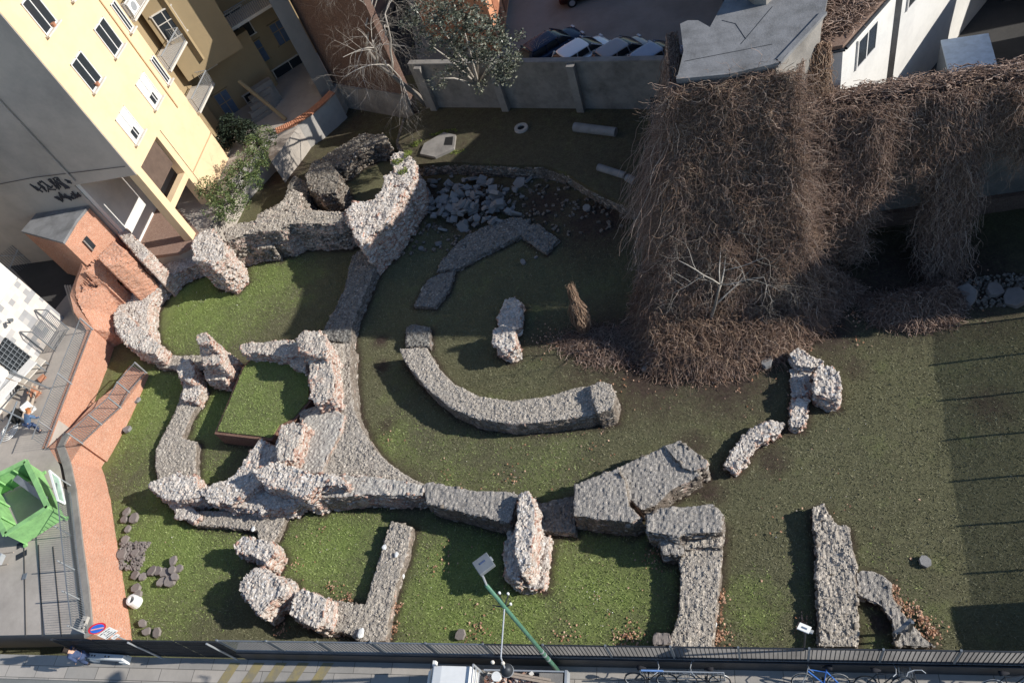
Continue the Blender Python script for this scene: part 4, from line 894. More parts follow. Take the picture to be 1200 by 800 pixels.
# garden wall vines
def wl(x):
    L_ = np.where(x < 6.0, 7.2, 3.0); L_ = np.where((x > 8.3) & (x < 9.7), 7.4, L_); return np.where(x > 9.7, 2.4, L_)+np.sin(x*5)*.35
v3 = tag(bpy.data.objects.new('hanging_vine', None), 'long ragged fringe of bare vines hanging over the garden wall', 'vine'); COL.objects.link(v3)
def wdrape(n, m, off, ln, s=.05, xr=(2.6, 14.5)):
    x = RNG.uniform(*xr, (n, 1)); Lm = wl(x)+.5*np.sin(x*2.3); t = np.linspace(0, 1, m)[None]; z0 = 5.95-Lm*RNG.uniform(0, .95, (n, 1)); l_ = ln*RNG.uniform(.3, 1.2, (n, 1)); th = RNG.normal(0, .75, (n, 1))
    Zz = z0-l_*t*np.cos(th)+walk(n, m, s*.8); g = np.clip((6.0-Zz)/7.5, 0, 1); X = x+walk(n, m, s)+l_*np.sin(th)*t
    cl_ = np.array([[noise.noise(Vector((float(x[i, 0])*1.2, float(z0[i, 0])*.6, 5)))] for i in range(n)])
    Y = 27.0-.3-(off*np.sin(np.clip(g*1.3, 0, 1)*1.57)+.6*cl_+.2)*RNG.uniform(.3, 1.05, (n, 1))-walk(n, m, s*.8); return np.stack([X, Y, np.maximum(Zz, ZG+.03)], 2)
a = wdrape(9500, 11, 1.6, 1.3); strands('stems', M_TWIG, a, RNG.uniform(.005, .011, len(a)), v3)
a = wdrape(6500, 11, 2.2, 1.3, .05, (2.6, 6.6)); strands('dense_stems', M_TWIG, a, RNG.uniform(.005, .011, len(a)), v3)
a = wdrape(3000, 11, 1.8, 1.2, .07); strands('pale_stems', M_TWIGL, a, RNG.uniform(.004, .009, len(a)), v3)
n_ = 6500; x_ = 9.0+RNG.normal(0, .36, (n_, 1)); z0 = RNG.uniform(-1.2, 6.0, (n_, 1)); t = np.linspace(0, 1, 10)[None]; th = RNG.normal(0, .5, (n_, 1)); l_ = RNG.uniform(.4, 1.5, (n_, 1))
Zz = z0-l_*t+walk(n_, 10, .04); g_ = np.clip((6-Zz)/7.8, 0, 1); a = np.stack([x_+g_*.35+.25*np.sin(g_*5)+l_*t*np.sin(th)*.6+walk(n_, 10, .05)+RNG.normal(0, .12, (n_, 1)), 26.6-g_**1.3*3.0*RNG.uniform(.6, 1.05, (n_, 1))-walk(n_, 10, .05)-RNG.uniform(0, .5, (n_, 1)), np.maximum(Zz, ZG+.03)], 2)
strands('long_tress', M_TWIG, a, RNG.uniform(.005, .011, n_), v3)
n_ = 1800; t = np.linspace(-.5, .5, 9)[None]; an = RNG.uniform(0, 6.28, (n_, 1)); X0 = RNG.uniform(2.7, 14.5, (n_, 1))
a = np.stack([X0+np.cos(an)*t*.9+walk(n_, 9, .03), 27.25+np.sin(an)*t*.5+RNG.normal(0, .18, (n_, 1)), 5.75+RNG.uniform(0, .3, (n_, 1))+walk(n_, 9, .02)], 2); strands('top_stems', M_TWIG, a, RNG.uniform(.01, .02, n_), v3)
# bramble heaps
G2 = lambda l: [tuple(at(x, y, ZG)[:2]) for x, y in l]
bh = tag(bpy.data.objects.new('bramble_thicket', None), 'broad heap of brown leafless brambles at the foot of the tall house', 'bramble'); COL.objects.link(bh)
pz = G2([(752,330),(742,380),(762,438),(835,446),(915,420),(955,392),(968,352),(925,322),(900,300),(830,290)])
a = heap(12000, 10, pz, lambda Q: .4+.30*np.clip(Q[:, 1]-19, 0, 8), 1.1); strands('stems', M_TWIG, a, RNG.uniform(.005, .012, len(a)), bh)
a = heap(7000, 10, pz, lambda Q: .5+.34*np.clip(Q[:, 1]-19, 0, 8), 1.2); strands('pale_stems', M_TWIGL, a, RNG.uniform(.004, .010, len(a)), bh)
br2 = tag(bpy.data.objects.new('bramble_thicket', None), 'low curling roll of brambles along the shaded edge of the right lawn', 'bramble'); COL.objects.link(br2)
for pl, hh, cnt in [([(925,330),(915,365),(960,385),(985,360),(1010,345),(985,325),(950,312)], 1.2, 5200), ([(1010,352),(1025,378),(1070,386),(1112,380),(1130,352),(1110,330),(1080,345),(1040,350)], 1.0, 5200)]:
    a = heap(cnt, 10, G2(pl), lambda Q: hh+0*Q[:, 0], .9); strands('stems', M_TWIG, a, RNG.uniform(.006, .013, len(a)), br2)
a = heap(700, 9, G2([(690,385),(640,400),(700,430),(760,425),(750,380)]), lambda Q: .12+0*Q[:, 0], 1.2); strands('loose_stems', M_TWIG, a, RNG.uniform(.006, .014, len(a)), bh)
# dry bush
cb_ = at(688, 388, ZG); db = thing('dry_bush', 'narrow upright clump of orange brown dry stems standing alone in the shade', 'bush', cb_)
n_ = 520; t = np.linspace(0, 1, 12)[None]; an = RNG.uniform(0, 6.28, (n_, 1)); wv = np.sin(np.clip(t*1.05+.12, 0, 1)*np.pi)*.42
a = np.stack([cb_[0]-.1+np.cos(an)*wv*RNG.uniform(.2, 1, (n_, 1))+walk(n_, 12, .03), cb_[1]+np.sin(an)*wv*RNG.uniform(.2, 1, (n_, 1))+walk(n_, 12, .03), ZG+3.3*t*RNG.uniform(.75, 1.05, (n_, 1))+walk(n_, 12, .02)], 2)
strands('stems', M_TWIGL, a, RNG.uniform(.008, .018, n_), db)
# bare trees
def bare_tree(label, base, height, r0, mat, lean, seed, spread=.75, levels=5, droop=.0, name='bare_tree', kids=(3, 4)):
    rd = random.Random(seed); root = thing(name, label, 'tree', base); tr = MB(); br = MB()
    def grow(p, d, ln, r, lv):
        pts = [np.array(p)]; rs = [r]; d = np.array(d, float); nseg = 5
        for k in range(nseg):
            d = _n(d+np.array([rd.gauss(0, .16), rd.gauss(0, .16), rd.gauss(0, .10)-droop*(lv > 1)*.5])); pts.append(pts[-1]+d*ln/nseg); rs.append(r*(1-.5*(k+1)/nseg))
        (tr if lv == 0 else br).tube(pts, rs, 7 if lv < 2 else (5 if lv < 3 else 3), cap=lv < 2)
        if lv >= levels: return
        for k in range(rd.randint(*kids)+(1 if lv == 0 else 0)):
            i = rd.randint(2, nseg) if lv else rd.randint(3, nseg); q = pts[i]; a_ = rd.uniform(0, 6.283)
            u = _n(np.cross(d, [rd.gauss(0, 1), rd.gauss(0, 1), rd.gauss(0, 1)])); nd = _n(d*(1-spread*.5)+u*spread+np.array([0, 0, .12-droop*.4]))
            grow(q, nd, ln*rd.uniform(.55, .82), rs[i]*rd.uniform(.55, .75), lv+1)
    grow(np.array(base)-[0, 0, .1], _n(np.array([lean[0], lean[1], 1.])), height*.42, r0, 0)
    tr.build('trunk', plain('grey_bark', (.20, .175, .15), .9, 0, .35, 12, .4), root, True); br.build('branches', mat, root, True); return root
bare_tree('leafless tree with long pale drooping branches in front of the red brick wall', at(500,122,-.9), 12.5, .2, M_BARK, (-.2, -.12), 11, .72, 5, .25, kids=(4,4))
bare_tree('small white barked leafless tree rising out of the brambles', at(836,396,ZG), 8.6, .095, M_BARK, (-.02, .0), 4, .85, 5, .05, kids=(3,4))
bare_tree('thin leafless sapling by the buttressed car park wall', at(628,85,0), 3.6, .04, M_BARK, (0, 0), 9, .6, 3, 0, kids=(2,3))
# leafy plants
def leaves(name, mat, clumps, n, size, parent, asp=.45, thr=-.22):
    tot = sum(c[3]*c[4]*c[5] for c in clumps)**1; V = []
    for (cx, cy, cz, rx, ry, rz) in clumps:
        k = max(20, int(n*(rx*ry*rz)/tot)); u = RNG.normal(0, 1, (k, 3)); u /= np.linalg.norm(u, axis=1, keepdims=True); rr = RNG.uniform(.25, 1.08, (k, 1))**.55
        sub = noise_keep = u*rr*[rx, ry, rz]+[cx, cy, cz]
        kp = np.array([noise.noise(Vector(p*2.1)) > thr for p in sub]); sub = sub[kp]; k = len(sub)
        d = RNG.normal(0, 1, (k, 3)); d[:, 2] = np.abs(d[:, 2])*.4; d /= np.linalg.norm(d, axis=1, keepdims=True); e_ = RNG.normal(0, 1, (k, 3)); e_ -= (e_*d).sum(1, keepdims=True)*d; e_ /= np.linalg.norm(e_, axis=1, keepdims=True)
        s = RNG.uniform(.6, 1.2, (k, 1))*size
        V.append(np.stack([sub-d*s, sub+e_*s*asp, sub+d*s, sub-e_*s*asp], 1))
    V = np.concatenate(V).reshape(-1, 3); nf = len(V)//4; me = bpy.data.meshes.new(name)
    me.vertices.add(len(V)); me.vertices.foreach_set('co', V.astype('f').ravel()); me.loops.add(len(V)); me.loops.foreach_set('vertex_index', np.arange(len(V)))
    me.polygons.add(nf); me.polygons.foreach_set('loop_start', np.arange(0, len(V), 4)); me.update(calc_edges=True); me.materials.append(mat)
    o = bpy.data.objects.new(name, me); COL.objects.link(o)
    if parent is not None: o.parent = parent; o.matrix_parent_inverse = parent.matrix_world.inverted()
    return o
def cl(px, py, z, r, rz=None): c = at(px, py, z); return (c[0], c[1], c[2], r, r, rz or r)
mb_ = at(566, 122, -.9); mg = thing('magnolia_tree', 'evergreen tree with glossy grey green leaves at the end of the car park wall', 'tree', mb_)
leaves('crown', M_MAGLEAF, [cl(505,15,6.5,1.1),cl(530,30,6.2,1.3),(*at(560,45,5.5),1.5,1.3,1.2),cl(585,65,4.6,1.2),cl(540,70,4.4,1.0),cl(500,50,5.0,.8),cl(590,85,3.3,.8),cl(515,92,2.6,.7),cl(560,100,2.2,.6),cl(550,8,7,1.0),cl(600,70,3.9,.6),cl(480,25,6.4,.7),cl(575,30,5.6,1.0),cl(610,45,4.6,.5)], 15000, .10, mg, .45, .0)
tm = MB(); top_ = at(545,40,6)
tm.tube([mb_, mb_+[0, .1, 1.5], mb_*.6+top_*.4, top_], [.16, .13, .10, .04], 8)
for q_ in ((505,15,6.3),(585,65,4.6),(515,92,2.6),(560,8,6.8),(500,50,5)): tm.tube([mb_*.7+top_*.3, (mb_*.7+top_*.3)*.4+at(*q_)*.6+[0,0,.2], at(*q_)], [.07, .05, .02], 6)
tm.build('trunk', M_BARK, mg, True)
sh = thing('green_shrub', 'bright green bushy shrub between the yellow building and the curved retaining wall', 'shrub', at(285,215,0))
leaves('foliage', M_SHRUBLEAF, [cl(300,172,1.7,.8),cl(312,160,1.6,.7),cl(293,190,1.5,.9),cl(278,208,1.3,.9),cl(262,228,1.0,.9),cl(245,222,1.1,.8),cl(232,206,1.0,.7),cl(252,246,.8,.7),cl(280,236,.6,.7),cl(296,212,.9,.7),cl(268,250,.4,.6),cl(305,190,1.1,.6)], 17000, .065, sh, .5, -.08)
tm = MB()
for q_ in ((300,172,1.7),(278,208,1.3),(245,222,1.1),(252,246,.8)): tm.tube([at(283,226,-.1), at(q_[0], q_[1], q_[2])], [.05, .02], 6)
tm.build('stems', M_BARK, sh)
cv = thing('ivy', 'green climber creeping along the lower edge of the yellow facade', 'climber', at(212,165,1))
leaves('foliage', M_SHRUBLEAF, [cl(207,150,1.4,.3),cl(208,172,1.2,.35),cl(214,190,1.0,.4),cl(222,204,.9,.4),cl(208,190,1,.3)], 2600, .06, cv, .6)
dk = thing('dark_bush', 'round dark evergreen bush in the shade under the blue door', 'bush', at(285,165,0))
leaves('foliage', island_mat('dark_leaf', [(0, (.012, .02, .012)), (1, (.035, .05, .03))]), [cl(272,150,1.2,.9),cl(288,155,1.1,.8),cl(262,165,.9,.6)], 6500, .08, dk, .6)
moss = thing('moss_tufts', 'yellow green plants growing on the sunlit top of the highest broken wall', 'plant', at(470,185,.6))
leaves('foliage', M_MOSS, [cl(466,188,.75,.35,.12),cl(476,180,.75,.35,.12),cl(472,200,.75,.3,.12),(*at(490,168,-.75),.5,.3,.06),(*at(520,155,-.75),.9,.25,.05),(*at(535,178,-.8),.6,.2,.05)], 2200, .05, moss, .5)
bp = thing('potted_bush', 'dark green potted bush with a red flower on the top balcony of the yellow building', 'plant', (FX-.6, 38.9, 13.3))
leaves('foliage', M_SHRUBLEAF, [(FX-.4, 38.9, 14.0, .7, .8, .6)], 1500, .08, bp, .6); MB().cyl((FX-.4, 38.9, 13.3), .25, .35, 12, .3).build('pot', M_REDP, bp)
lt = tag(bpy.data.objects.new('dry_plants', None), 'dry leafless stems standing in the brown planter terrace', 'plant'); COL.objects.link(lt)
pq = np.array([at(x, y, 1.15)[:2] for x, y in ((206,146),(238,190),(250,172),(220,130))]); Q = pq[0]+RNG.random((600, 1))*(pq[1]-pq[0])+RNG.random((600, 1))*(pq[3]-pq[0])
t = np.linspace(0, 1, 6)[None]; a = np.stack([Q[:, :1]+walk(600, 6, .05), Q[:, 1:]+walk(600, 6, .05), 1.12+t*RNG.uniform(.1, .6, (600, 1))], 2); strands('stems', M_TWIGL, a, RNG.uniform(.006, .014, 600), lt)
# ================================================================== STREET FENCE
FY0, FY1, WH, FH = 6.95, 7.35, .9, 2.2
fl = at(108, 760, 0)[0]; gx0 = at(291, 771, 0)[0]
fw = MB().prism([(gx0, FY0), (22, FY0+.1), (22, FY1+.1), (gx0, FY1)], -2.4, WH).build('fence_wall', M_CONC, None)
tag(fw, 'low concrete wall carrying the street railing', 'wall')
MB().box(((gx0+22)/2, FY0+.0, WH/2+.0), (22-gx0, .03, WH+.04)).build('shade_sheet', M_STEEL, fw)  # dark sheet standing in for the shade on the wall's street face
fen = thing('street_railing', 'long dark metal railing of thin bars on the low wall along the street', 'railing', (gx0, 7, WH))
def panel(x0_, x1_, zb, zt, par, sp=.125, th=.022, mat=M_STEEL, y=7.04, extra=()):
    p = MB(); n = int((x1_-x0_)/sp)
    for k in range(n): x = x0_+(k+.5)*(x1_-x0_)/n; p.box((x, y, (zb+zt)/2), (th, th, zt-zb))
    for z in (zb+.08, zt)+tuple(extra): p.box(((x0_+x1_)/2, y, z), (x1_-x0_, .045, .04))
    return p.build('railing_panel', mat, par)
x = gx0; i = 0
while x < 13:
    w_ = 2.03; panel(x+.03, x+w_-.03, WH, FH, fen, mat=M_STEELG if x < -9 else M_STEEL); MB().box((x, 7.04, (WH+FH+.08)/2), (.06, .06, FH-WH+.08)).build('post', M_STEELG, fen); x += w_
gate = thing('mesh_gate', 'tall dense dark mesh gate panels at the left end of the street railing', 'gate', (fl, 7, 0))
gw_ = (gx0-fl)/4
for k in range(4):
    panel(fl+k*gw_+.03, fl+(k+1)*gw_-.03, .08, FH, gate, .075, .03, extra=(.6, 1.15, 1.7), y=7.0)
    MB().box((fl+(k+.5)*gw_, 7.03, 1.1), (gw_*.96, .012, 1.9)).build('mesh_sheet', M_STEEL, gate) if k < 2 else None
for px in (191, 279): c = at(px, 771+(px-191)*.03, 0); MB().tube([(c[0], 6.93, 0), (c[0], 6.93, FH)], .035, 8).build('post', M_GALV, gate)
MB().tube([(fl, 7, 0), (fl, 7, FH+.05)], .05, 8).build('post', M_STEEL, gate)
def railing(label, pts, h, every, par=None, sp=.12, mat=M_STEELG, lowpanel=False):
    W = [at(*p) for p in pts]; t = thing('metal_railing', label, 'railing', W[0]); bars = MB(); rl_ = MB(); post = []
    for i in range(len(W)-1):
        a, b = W[i], W[i+1]; n = max(1, int(np.linalg.norm(b-a)/sp))
        for k in range(n): p = a+(b-a)*(k+.5)/n; bars.box(p+[0, 0, h/2], (.018, .018, h-.08))
        rl_.bar(a+[0, 0, h], b+[0, 0, h], .045, .03); rl_.bar(a+[0, 0, .1], b+[0, 0, .1], .03)
    bars.build('bars', mat, t); rl_.build('rails', mat, t)
    for p in every: q = at(*p); MB().box(q+[0, 0, h/2], (.05, .05, h+.04)).build('post', M_GALV, t)
    return t
railing('low steel railing with leaning light posts on top of the long brick retaining wall', [(104,742,.1),(97,690,.1),(91,640,.1),(84,577,.1)], 1.05, [(83,627,.1),(87,667,.1),(93,702,.1),(100,742,.1)])
railing('steel railing casting a striped shadow on the upper brick wall and yard', [(55,526,.04),(70,486,.04),(84,450,.04),(109,386,.1)], 1.05, [(62,505,.0),(84,450,.04),(109,386,.1)], sp=.13)
railing('zigzag steel railing going down the brick ramp to the lawn', [(97,520,.1),(120,498,-.45),(142,478,-1.0),(152,460,-1.2),(172,437,-1.6)], 1.05, [(97,520,.1),(120,498,-.45),(142,478,-1.0),(152,460,-1.2),(172,437,-1.6)], sp=.12)
# ================================================================== NO PARKING SIGN ETC
TXT_SHEAR = 0
def text(s, loc, size, mat, parent, ax, up, name='lettering', depth=.004):
    "real letters turned into a mesh"
    cu = bpy.data.curves.new(name, 'FONT'); cu.body = s; cu.size = size; cu.extrude = depth; cu.align_x = 'CENTER'; cu.align_y = 'CENTER'
    o = bpy.data.objects.new(name, cu); COL.objects.link(o); dg = bpy.context.evaluated_depsgraph_get(); dg.update()
    me = bpy.data.meshes.new_from_object(o.evaluated_get(dg)); bpy.data.objects.remove(o); me.materials.clear(); me.materials.append(mat)
    ax = _n(np.array(ax, float)); up = _n(np.array(up, float)); nn_ = np.cross(ax, up)
    o = bpy.data.objects.new(name, me); COL.objects.link(o)
    o.matrix_world = Matrix([[ax[i], up[i], nn_[i], loc[i]] for i in range(3)]+[[0, 0, 0, 1]])
    if parent is not None: o.parent = parent; o.matrix_parent_inverse = parent.matrix_world.inverted()
    return o
def disc(c, r, ax, up, th, n=32):
    nn_ = np.cross(ax, up); return MB().tube([c-nn_*th/2, c+nn_*th/2], r, n)
sx, sy = at(124, 727, 3.0)[0], 7.16
ang = math.radians(38); sax = np.array([math.cos(ang), math.sin(ang), 0])*1.; tilt = .0
sup = np.array([0, 0, 1.]); sn = np.cross(sax, sup)
sgn = thing('no_parking_sign', 'round blue and red no parking sign over white plates on a grey pole', 'sign', (sx, sy, 0))
MB().tube([(sx, sy, 0), (sx, sy, 3.55)], .03, 8).build('pole', M_GALV, sgn)
c = np.array([sx, sy, 3.32])+sn*.06
d_ = disc(c, .30, sax, sup, .02).build('disc', M_REDP, sgn)
disc(c+sn*.012, .235, sax, sup, .012).build('blue_field', M_BLUEP, d_)
q = _n(sax+sup*-1.); MB().bar(c+sn*.022-q*.22, c+sn*.022+q*.22, .05, .012, up=sn).build('red_bar', plain('pale_red', (.75, .35, .28), .5), d_)
c2 = np.array([sx, sy, 2.72])+sn*.06; axs = [sax, sn, sup]
p_ = MB().box(c2, (.5, .02, .5), axes=axs).build('plate', M_WPAINT, sgn)
for k, s_ in enumerate(('dalle 0 alle 24', '0 - 24', 'ZONA', 'RIMOZIONE')): text(s_, c2+sn*.014+sup*(.18-k*.12), .075 if k in (0, 3) else .1, M_BLACKC, p_, sax, sup)
c3 = np.array([sx, sy, 2.28])+sn*.06; p_ = MB().box(c3, (.26, .02, .2), axes=axs).build('lower_plate', M_WPAINT, sgn); text('P 24', c3+sn*.014, .08, M_BLACKC, p_, sax, sup)
ib = thing('information_sign', 'small white information panel on a dark post rising above the railing', 'sign', (*at(942, 775, 0)[:2], 0))
bx, by = at(942, 775, 0)[:2]; zt_ = 2.9
MB().tube([(bx, by+.12, 0), (bx, by+.12, zt_)], .03, 8).build('post', M_STEEL, ib)
axi = [_n(np.array([1, -.45, 0])), _n(np.array([.3, .6, -.75])), None]; axi[1] = _n(axi[1]-axi[0]*np.dot(axi[1], axi[0])); axi[2] = np.cross(axi[0], axi[1])
c = np.array([bx-.02, by+.2, zt_]); p_ = MB().box(c, (.34, .46, .02), axes=axi).build('panel', M_WPAINT, ib)
MB().box(c+axi[2]*.012+axi[1]*-.03, (.16, .12, .008), axes=axi).build('blue_emblem', M_BLUES, p_); MB().box(c+axi[2]*-.02+axi[0]*.2, (.12, .2, .03), axes=axi).build('bracket', M_GALV, ib)
# lectern shaped panel among the stones at the right
lp = thing('reading_stand', 'dark steel information stand between the rubble and the right lawn', 'sign', at(1062,740,ZG))
MB().box(at(1064,742,ZG)+[0,0,.6], (.09, .09, 1.3)).build('post', M_STEELG, lp); MB().box(at(1050,752,ZG)+[0,0,.5], (.07, .07, 1.1)).build('post', M_STEEL, lp)
MB().bar(at(1063,738,ZG)+[0,0,1.2], at(1046,752,ZG)+[0,0,1.0], .12, .03).build('panel', M_STEELG, lp)
# ================================================================== STREET LAMP
lx, ly = at(655, 787, 0)[:2]; zt_ = 8.65
lamp = thing('street_lamp', 'tall green street lamp with a square grey head and round lamp on a side arm', 'street lamp', (lx, ly, 0))
MB().tube([(lx, ly, 0), (lx, ly, 1.2), (lx, ly, 4), (lx, ly, zt_)], [.085, .075, .065, .055], 12).build('pole', M_GREENP, lamp, True)
for z in (1.6, 2.1, 2.5): MB().cyl((lx, ly, z), .079, .10, 12).build('pole_band', M_GALV, lamp)
hd = at(567, 661, 9.0); MB().tube([(lx, ly, zt_-.05), hd+[0, -.3, -.02]], .03, 8).build('top_arm', M_GALV, lamp)
rot = 38; ax = [np.array([math.cos(math.radians(rot)), math.sin(math.radians(rot)), 0]), np.array([-math.sin(math.radians(rot)), math.cos(math.radians(rot)), 0]), np.array([0, 0, 1.])]
h_ = bevel(MB().box(hd, (.46, .42, .14), axes=ax).build('lamp_head', M_STEELG, lamp), .015); MB().box(hd+[-.02, .03, .075], (.17, .04, .02), axes=ax).build('label_plate', M_NAVY, h_); MB().box(hd+ax[0]*.24, (.05, .1, .08), axes=ax).build('bracket', M_GALV, h_)
za = zon_ = None
def zat(px, py, xy):
    r = ROT @ np.array([px-600., 400.-py, -FPX]); t_ = np.dot(r[:2], xy)/np.dot(r[:2], r[:2]); return CH+r[2]*t_
za = zat(590, 712, (lx, ly)); e0 = np.array([lx, ly, za]); e1 = at(593, 784, za-.25); e2 = at(587, 770, za)
MB().tube([e0, e2], .022, 8).build('side_arm', M_GALV, lamp)
s_ = MB()
for k, (u, v) in enumerate(((585, 695), (596, 696), (599, 708), (577, 709))): q = at(u, v, za); s_.bar(e0, q, .03)
s_.build('bracket', M_STEEL, lamp)
for (u, v) in ((586, 695), (596, 696), (599, 708)): q = at(u, v, za+.04); MB().tube([q, q+[0, 0, .07], q+[0, 0, .12]], [.03, .04, .015], 10).build('insulator', M_WPAINT, lamp)
for (u, v) in ((578, 776), (590, 777)): q = at(u, v, za-.1); MB().tube([q, q+[0, 0, .08], q+[0, 0, .12]], [.045, .05, .02], 12).build('insulator', M_SILL, lamp)
dm = MB().tube([e1+[0, 0, -.1], e1+[0, 0, -.02], e1+[0, 0, .06], e1+[0, 0, .12]], [.17, .17, .12, .04], 20).build('round_lamp', M_STEEL, lamp, True); MB().tube([e1+[0, 0, -.14], e1+[0, 0, -.102]], .18, 20).build('shade_rim', M_GALV, dm)
MB().tube([e2, e1+[0, 0, .1]], .02, 6).build('arm_tip', M_GALV, lamp)
# ================================================================== TRUCK
c = at(525, 793, 1.9); tx0 = at(497, 790, 1.9)[0]; tx1 = at(552, 790, 1.9)[0]; ty1 = 6.75-.35
ty1 = at(520, 776, 1.9)[1]
trk = thing('pickup_truck', 'white tipper truck with an open bed full of building rubble', 'truck', (tx0, ty1-.8, 0))
X0, X1, Yb, Yt = tx0, tx1, ty1-1.65, ty1
def loft(secs, name, mat, par, bev=.03):
    "sections across x: (x, y0, y1, z0, z1)"
    m_ = MB()
    for x_, ya, yb, za_, zb_ in secs: m_.v += [(x_, ya, za_), (x_, yb, za_), (x_, yb, zb_), (x_, ya, zb_)]
    for i in range(len(secs)-1):
        b_ = i*4
        for k in range(4): a1, a2 = b_+k, b_+(k+1) % 4; m_.f.append((a1, a2, a2+4, a1+4))
    m_.f.append((3, 2, 1, 0)); b_ = (len(secs)-1)*4; m_.f.append((b_, b_+1, b_+2, b_+3))
    o = m_.build(name, mat, par); bm = bmesh.new(); bm.from_mesh(o.data); bmesh.ops.recalc_face_normals(bm, faces=bm.faces); bm.to_mesh(o.data); bm.free()
    return bevel(o, bev, 3)
w_ = X1-X0
loft([(X0-.25, Yb+.06, Yt-.06, .35, .95), (X0-.12, Yb, Yt, .35, 1.05), (X0, Yb+.02, Yt-.02, .35, 1.25), (X0+.28, Yb+.10, Yt-.10, .35, 1.88), (X0+.6, Yb+.09, Yt-.09, .35, 1.92), (X1-.05, Yb+.09, Yt-.09, .35, 1.9), (X1, Yb+.11, Yt-.11, .35, 1.85)], 'cab', M_WPAINT, trk, .05)
g_ = MB(); g_.quad((X0+.0, Yb+.16, 1.29), (X0+.0, Yt-.16, 1.29), (X0+.25, Yt-.2, 1.85), (X0+.25, Yb+.2, 1.85)); g_.v = [(a-.02, b, c_+.015) for a, b, c_ in g_.v]; g_.build('windscreen', M_GLASS, trk)
for y_ in (Yb+.085, Yt-.085): MB().box(((X0+X1)/2+.05, y_, 1.5), (.62, .02, .42)).build('side_window', M_GLASS, trk)
for y_ in (Yb-.1, Yt+.1): MB().box((X0+.1, y_, 1.3), (.1, .18, .22)).build('mirror', M_WPAINT if y_ > Yt else M_STEEL, trk)
for y_ in (Yb+.2, Yt-.2): MB().box((X0-.26, y_, .7), (.04, .26, .16)).build('headlight', M_GALV, trk)
bx0, bx1 = X1+.18, at(664, 790, 1.1)[0]
fr_ = MB()
for y_ in (Yb+.06, Yt-.06): fr_.bar((X1+.07, y_, .9), (X1+.07, y_, 2.0), .05)
for z in (1.3, 1.65, 2.0): fr_.bar((X1+.07, Yb+.06, z), (X1+.07, Yt-.06, z), .04)
fr_.build('headboard', M_GALV, trk)
MB().box(((bx0+bx1)/2, (Yb+Yt)/2, .74), (bx1-bx0, Yt-Yb, .1)).build('bed_floor', M_STEELG, trk)
for nm, cc, ss in (('side_board', ((bx0+bx1)/2, Yt-.02, .98), (bx1-bx0, .05, .42)), ('side_board', ((bx0+bx1)/2, Yb+.02, .98), (bx1-bx0, .05, .42)), ('tailgate', (bx1, (Yb+Yt)/2, .98), (.08, Yt-Yb+.05, .45))): MB().box(cc, ss).build(nm, M_GALV, trk)
for x_ in (X0+.25, bx1-.7):
    for y_ in (Yb+.1, Yt-.1): o = MB().tube([(x_, y_-.1, .32), (x_, y_+.1, .32)], .32, 20).build('wheel', M_RUB, trk); MB().tube([(x_, y_-.115, .32), (x_, y_+.115, .32)], .18, 14).build('rim', M_GALV, o)
def chunks(name, label, n, box, mat, sz, cat=None):
    m_ = MB()
    for k in range(n):
        p = [random.uniform(*box[0]), random.uniform(*box[1]), random.uniform(*box[2])]; a_ = random.uniform(0, 3); b_ = random.uniform(-.5, .5)
        ax_ = [np.array([math.cos(a_)*math.cos(b_), math.sin(a_)*math.cos(b_), math.sin(b_)]), np.array([-math.sin(a_), math.cos(a_), 0])]; ax_.append(np.cross(*ax_))
        m_.box(p, [random.uniform(.4, 1.3)*sz for _ in range(3)], axes=ax_)
    o = m_.build(name, mat); return tag(o, label, kind='stuff')
chunks('rubble_load', 'brick and plaster rubble heaped in the truck bed', 420, ((bx0+.05, bx0+(bx1-bx0)*.62), (Yb+.1, Yt-.1), (.85, 1.15)), M_MIX, .11)
MB().box(((bx1-.5), (Yb+Yt)/2, 1.0), (.8, Yt-Yb-.15, .35)).build('sand_load', M_CONC, None); tag(bpy.data.objects['sand_load'], 'grey sand in the back of the truck bed', kind='stuff')
pl = MB().bar((bx0+1.0, Yt-.2, 1.24), (bx1-.35, Yt-.42, 1.2), .09, .03).bar((bx0+1.0, Yt-.13, 1.27), (bx1-.5, Yt-.3, 1.23), .07, .03).build('timber_plank', M_WOODP); tag(pl, 'long timber planks lying on the rubble in the truck bed', 'plank')
bkt = MB().tube([(bx0+.5, Yt-.25, 1.1), (bx0+.5, Yt-.25, 1.32)], [.13, .16], 16).build('bucket', M_WPAINT); tag(bkt, 'white bucket on the rubble in the truck bed', 'bucket')
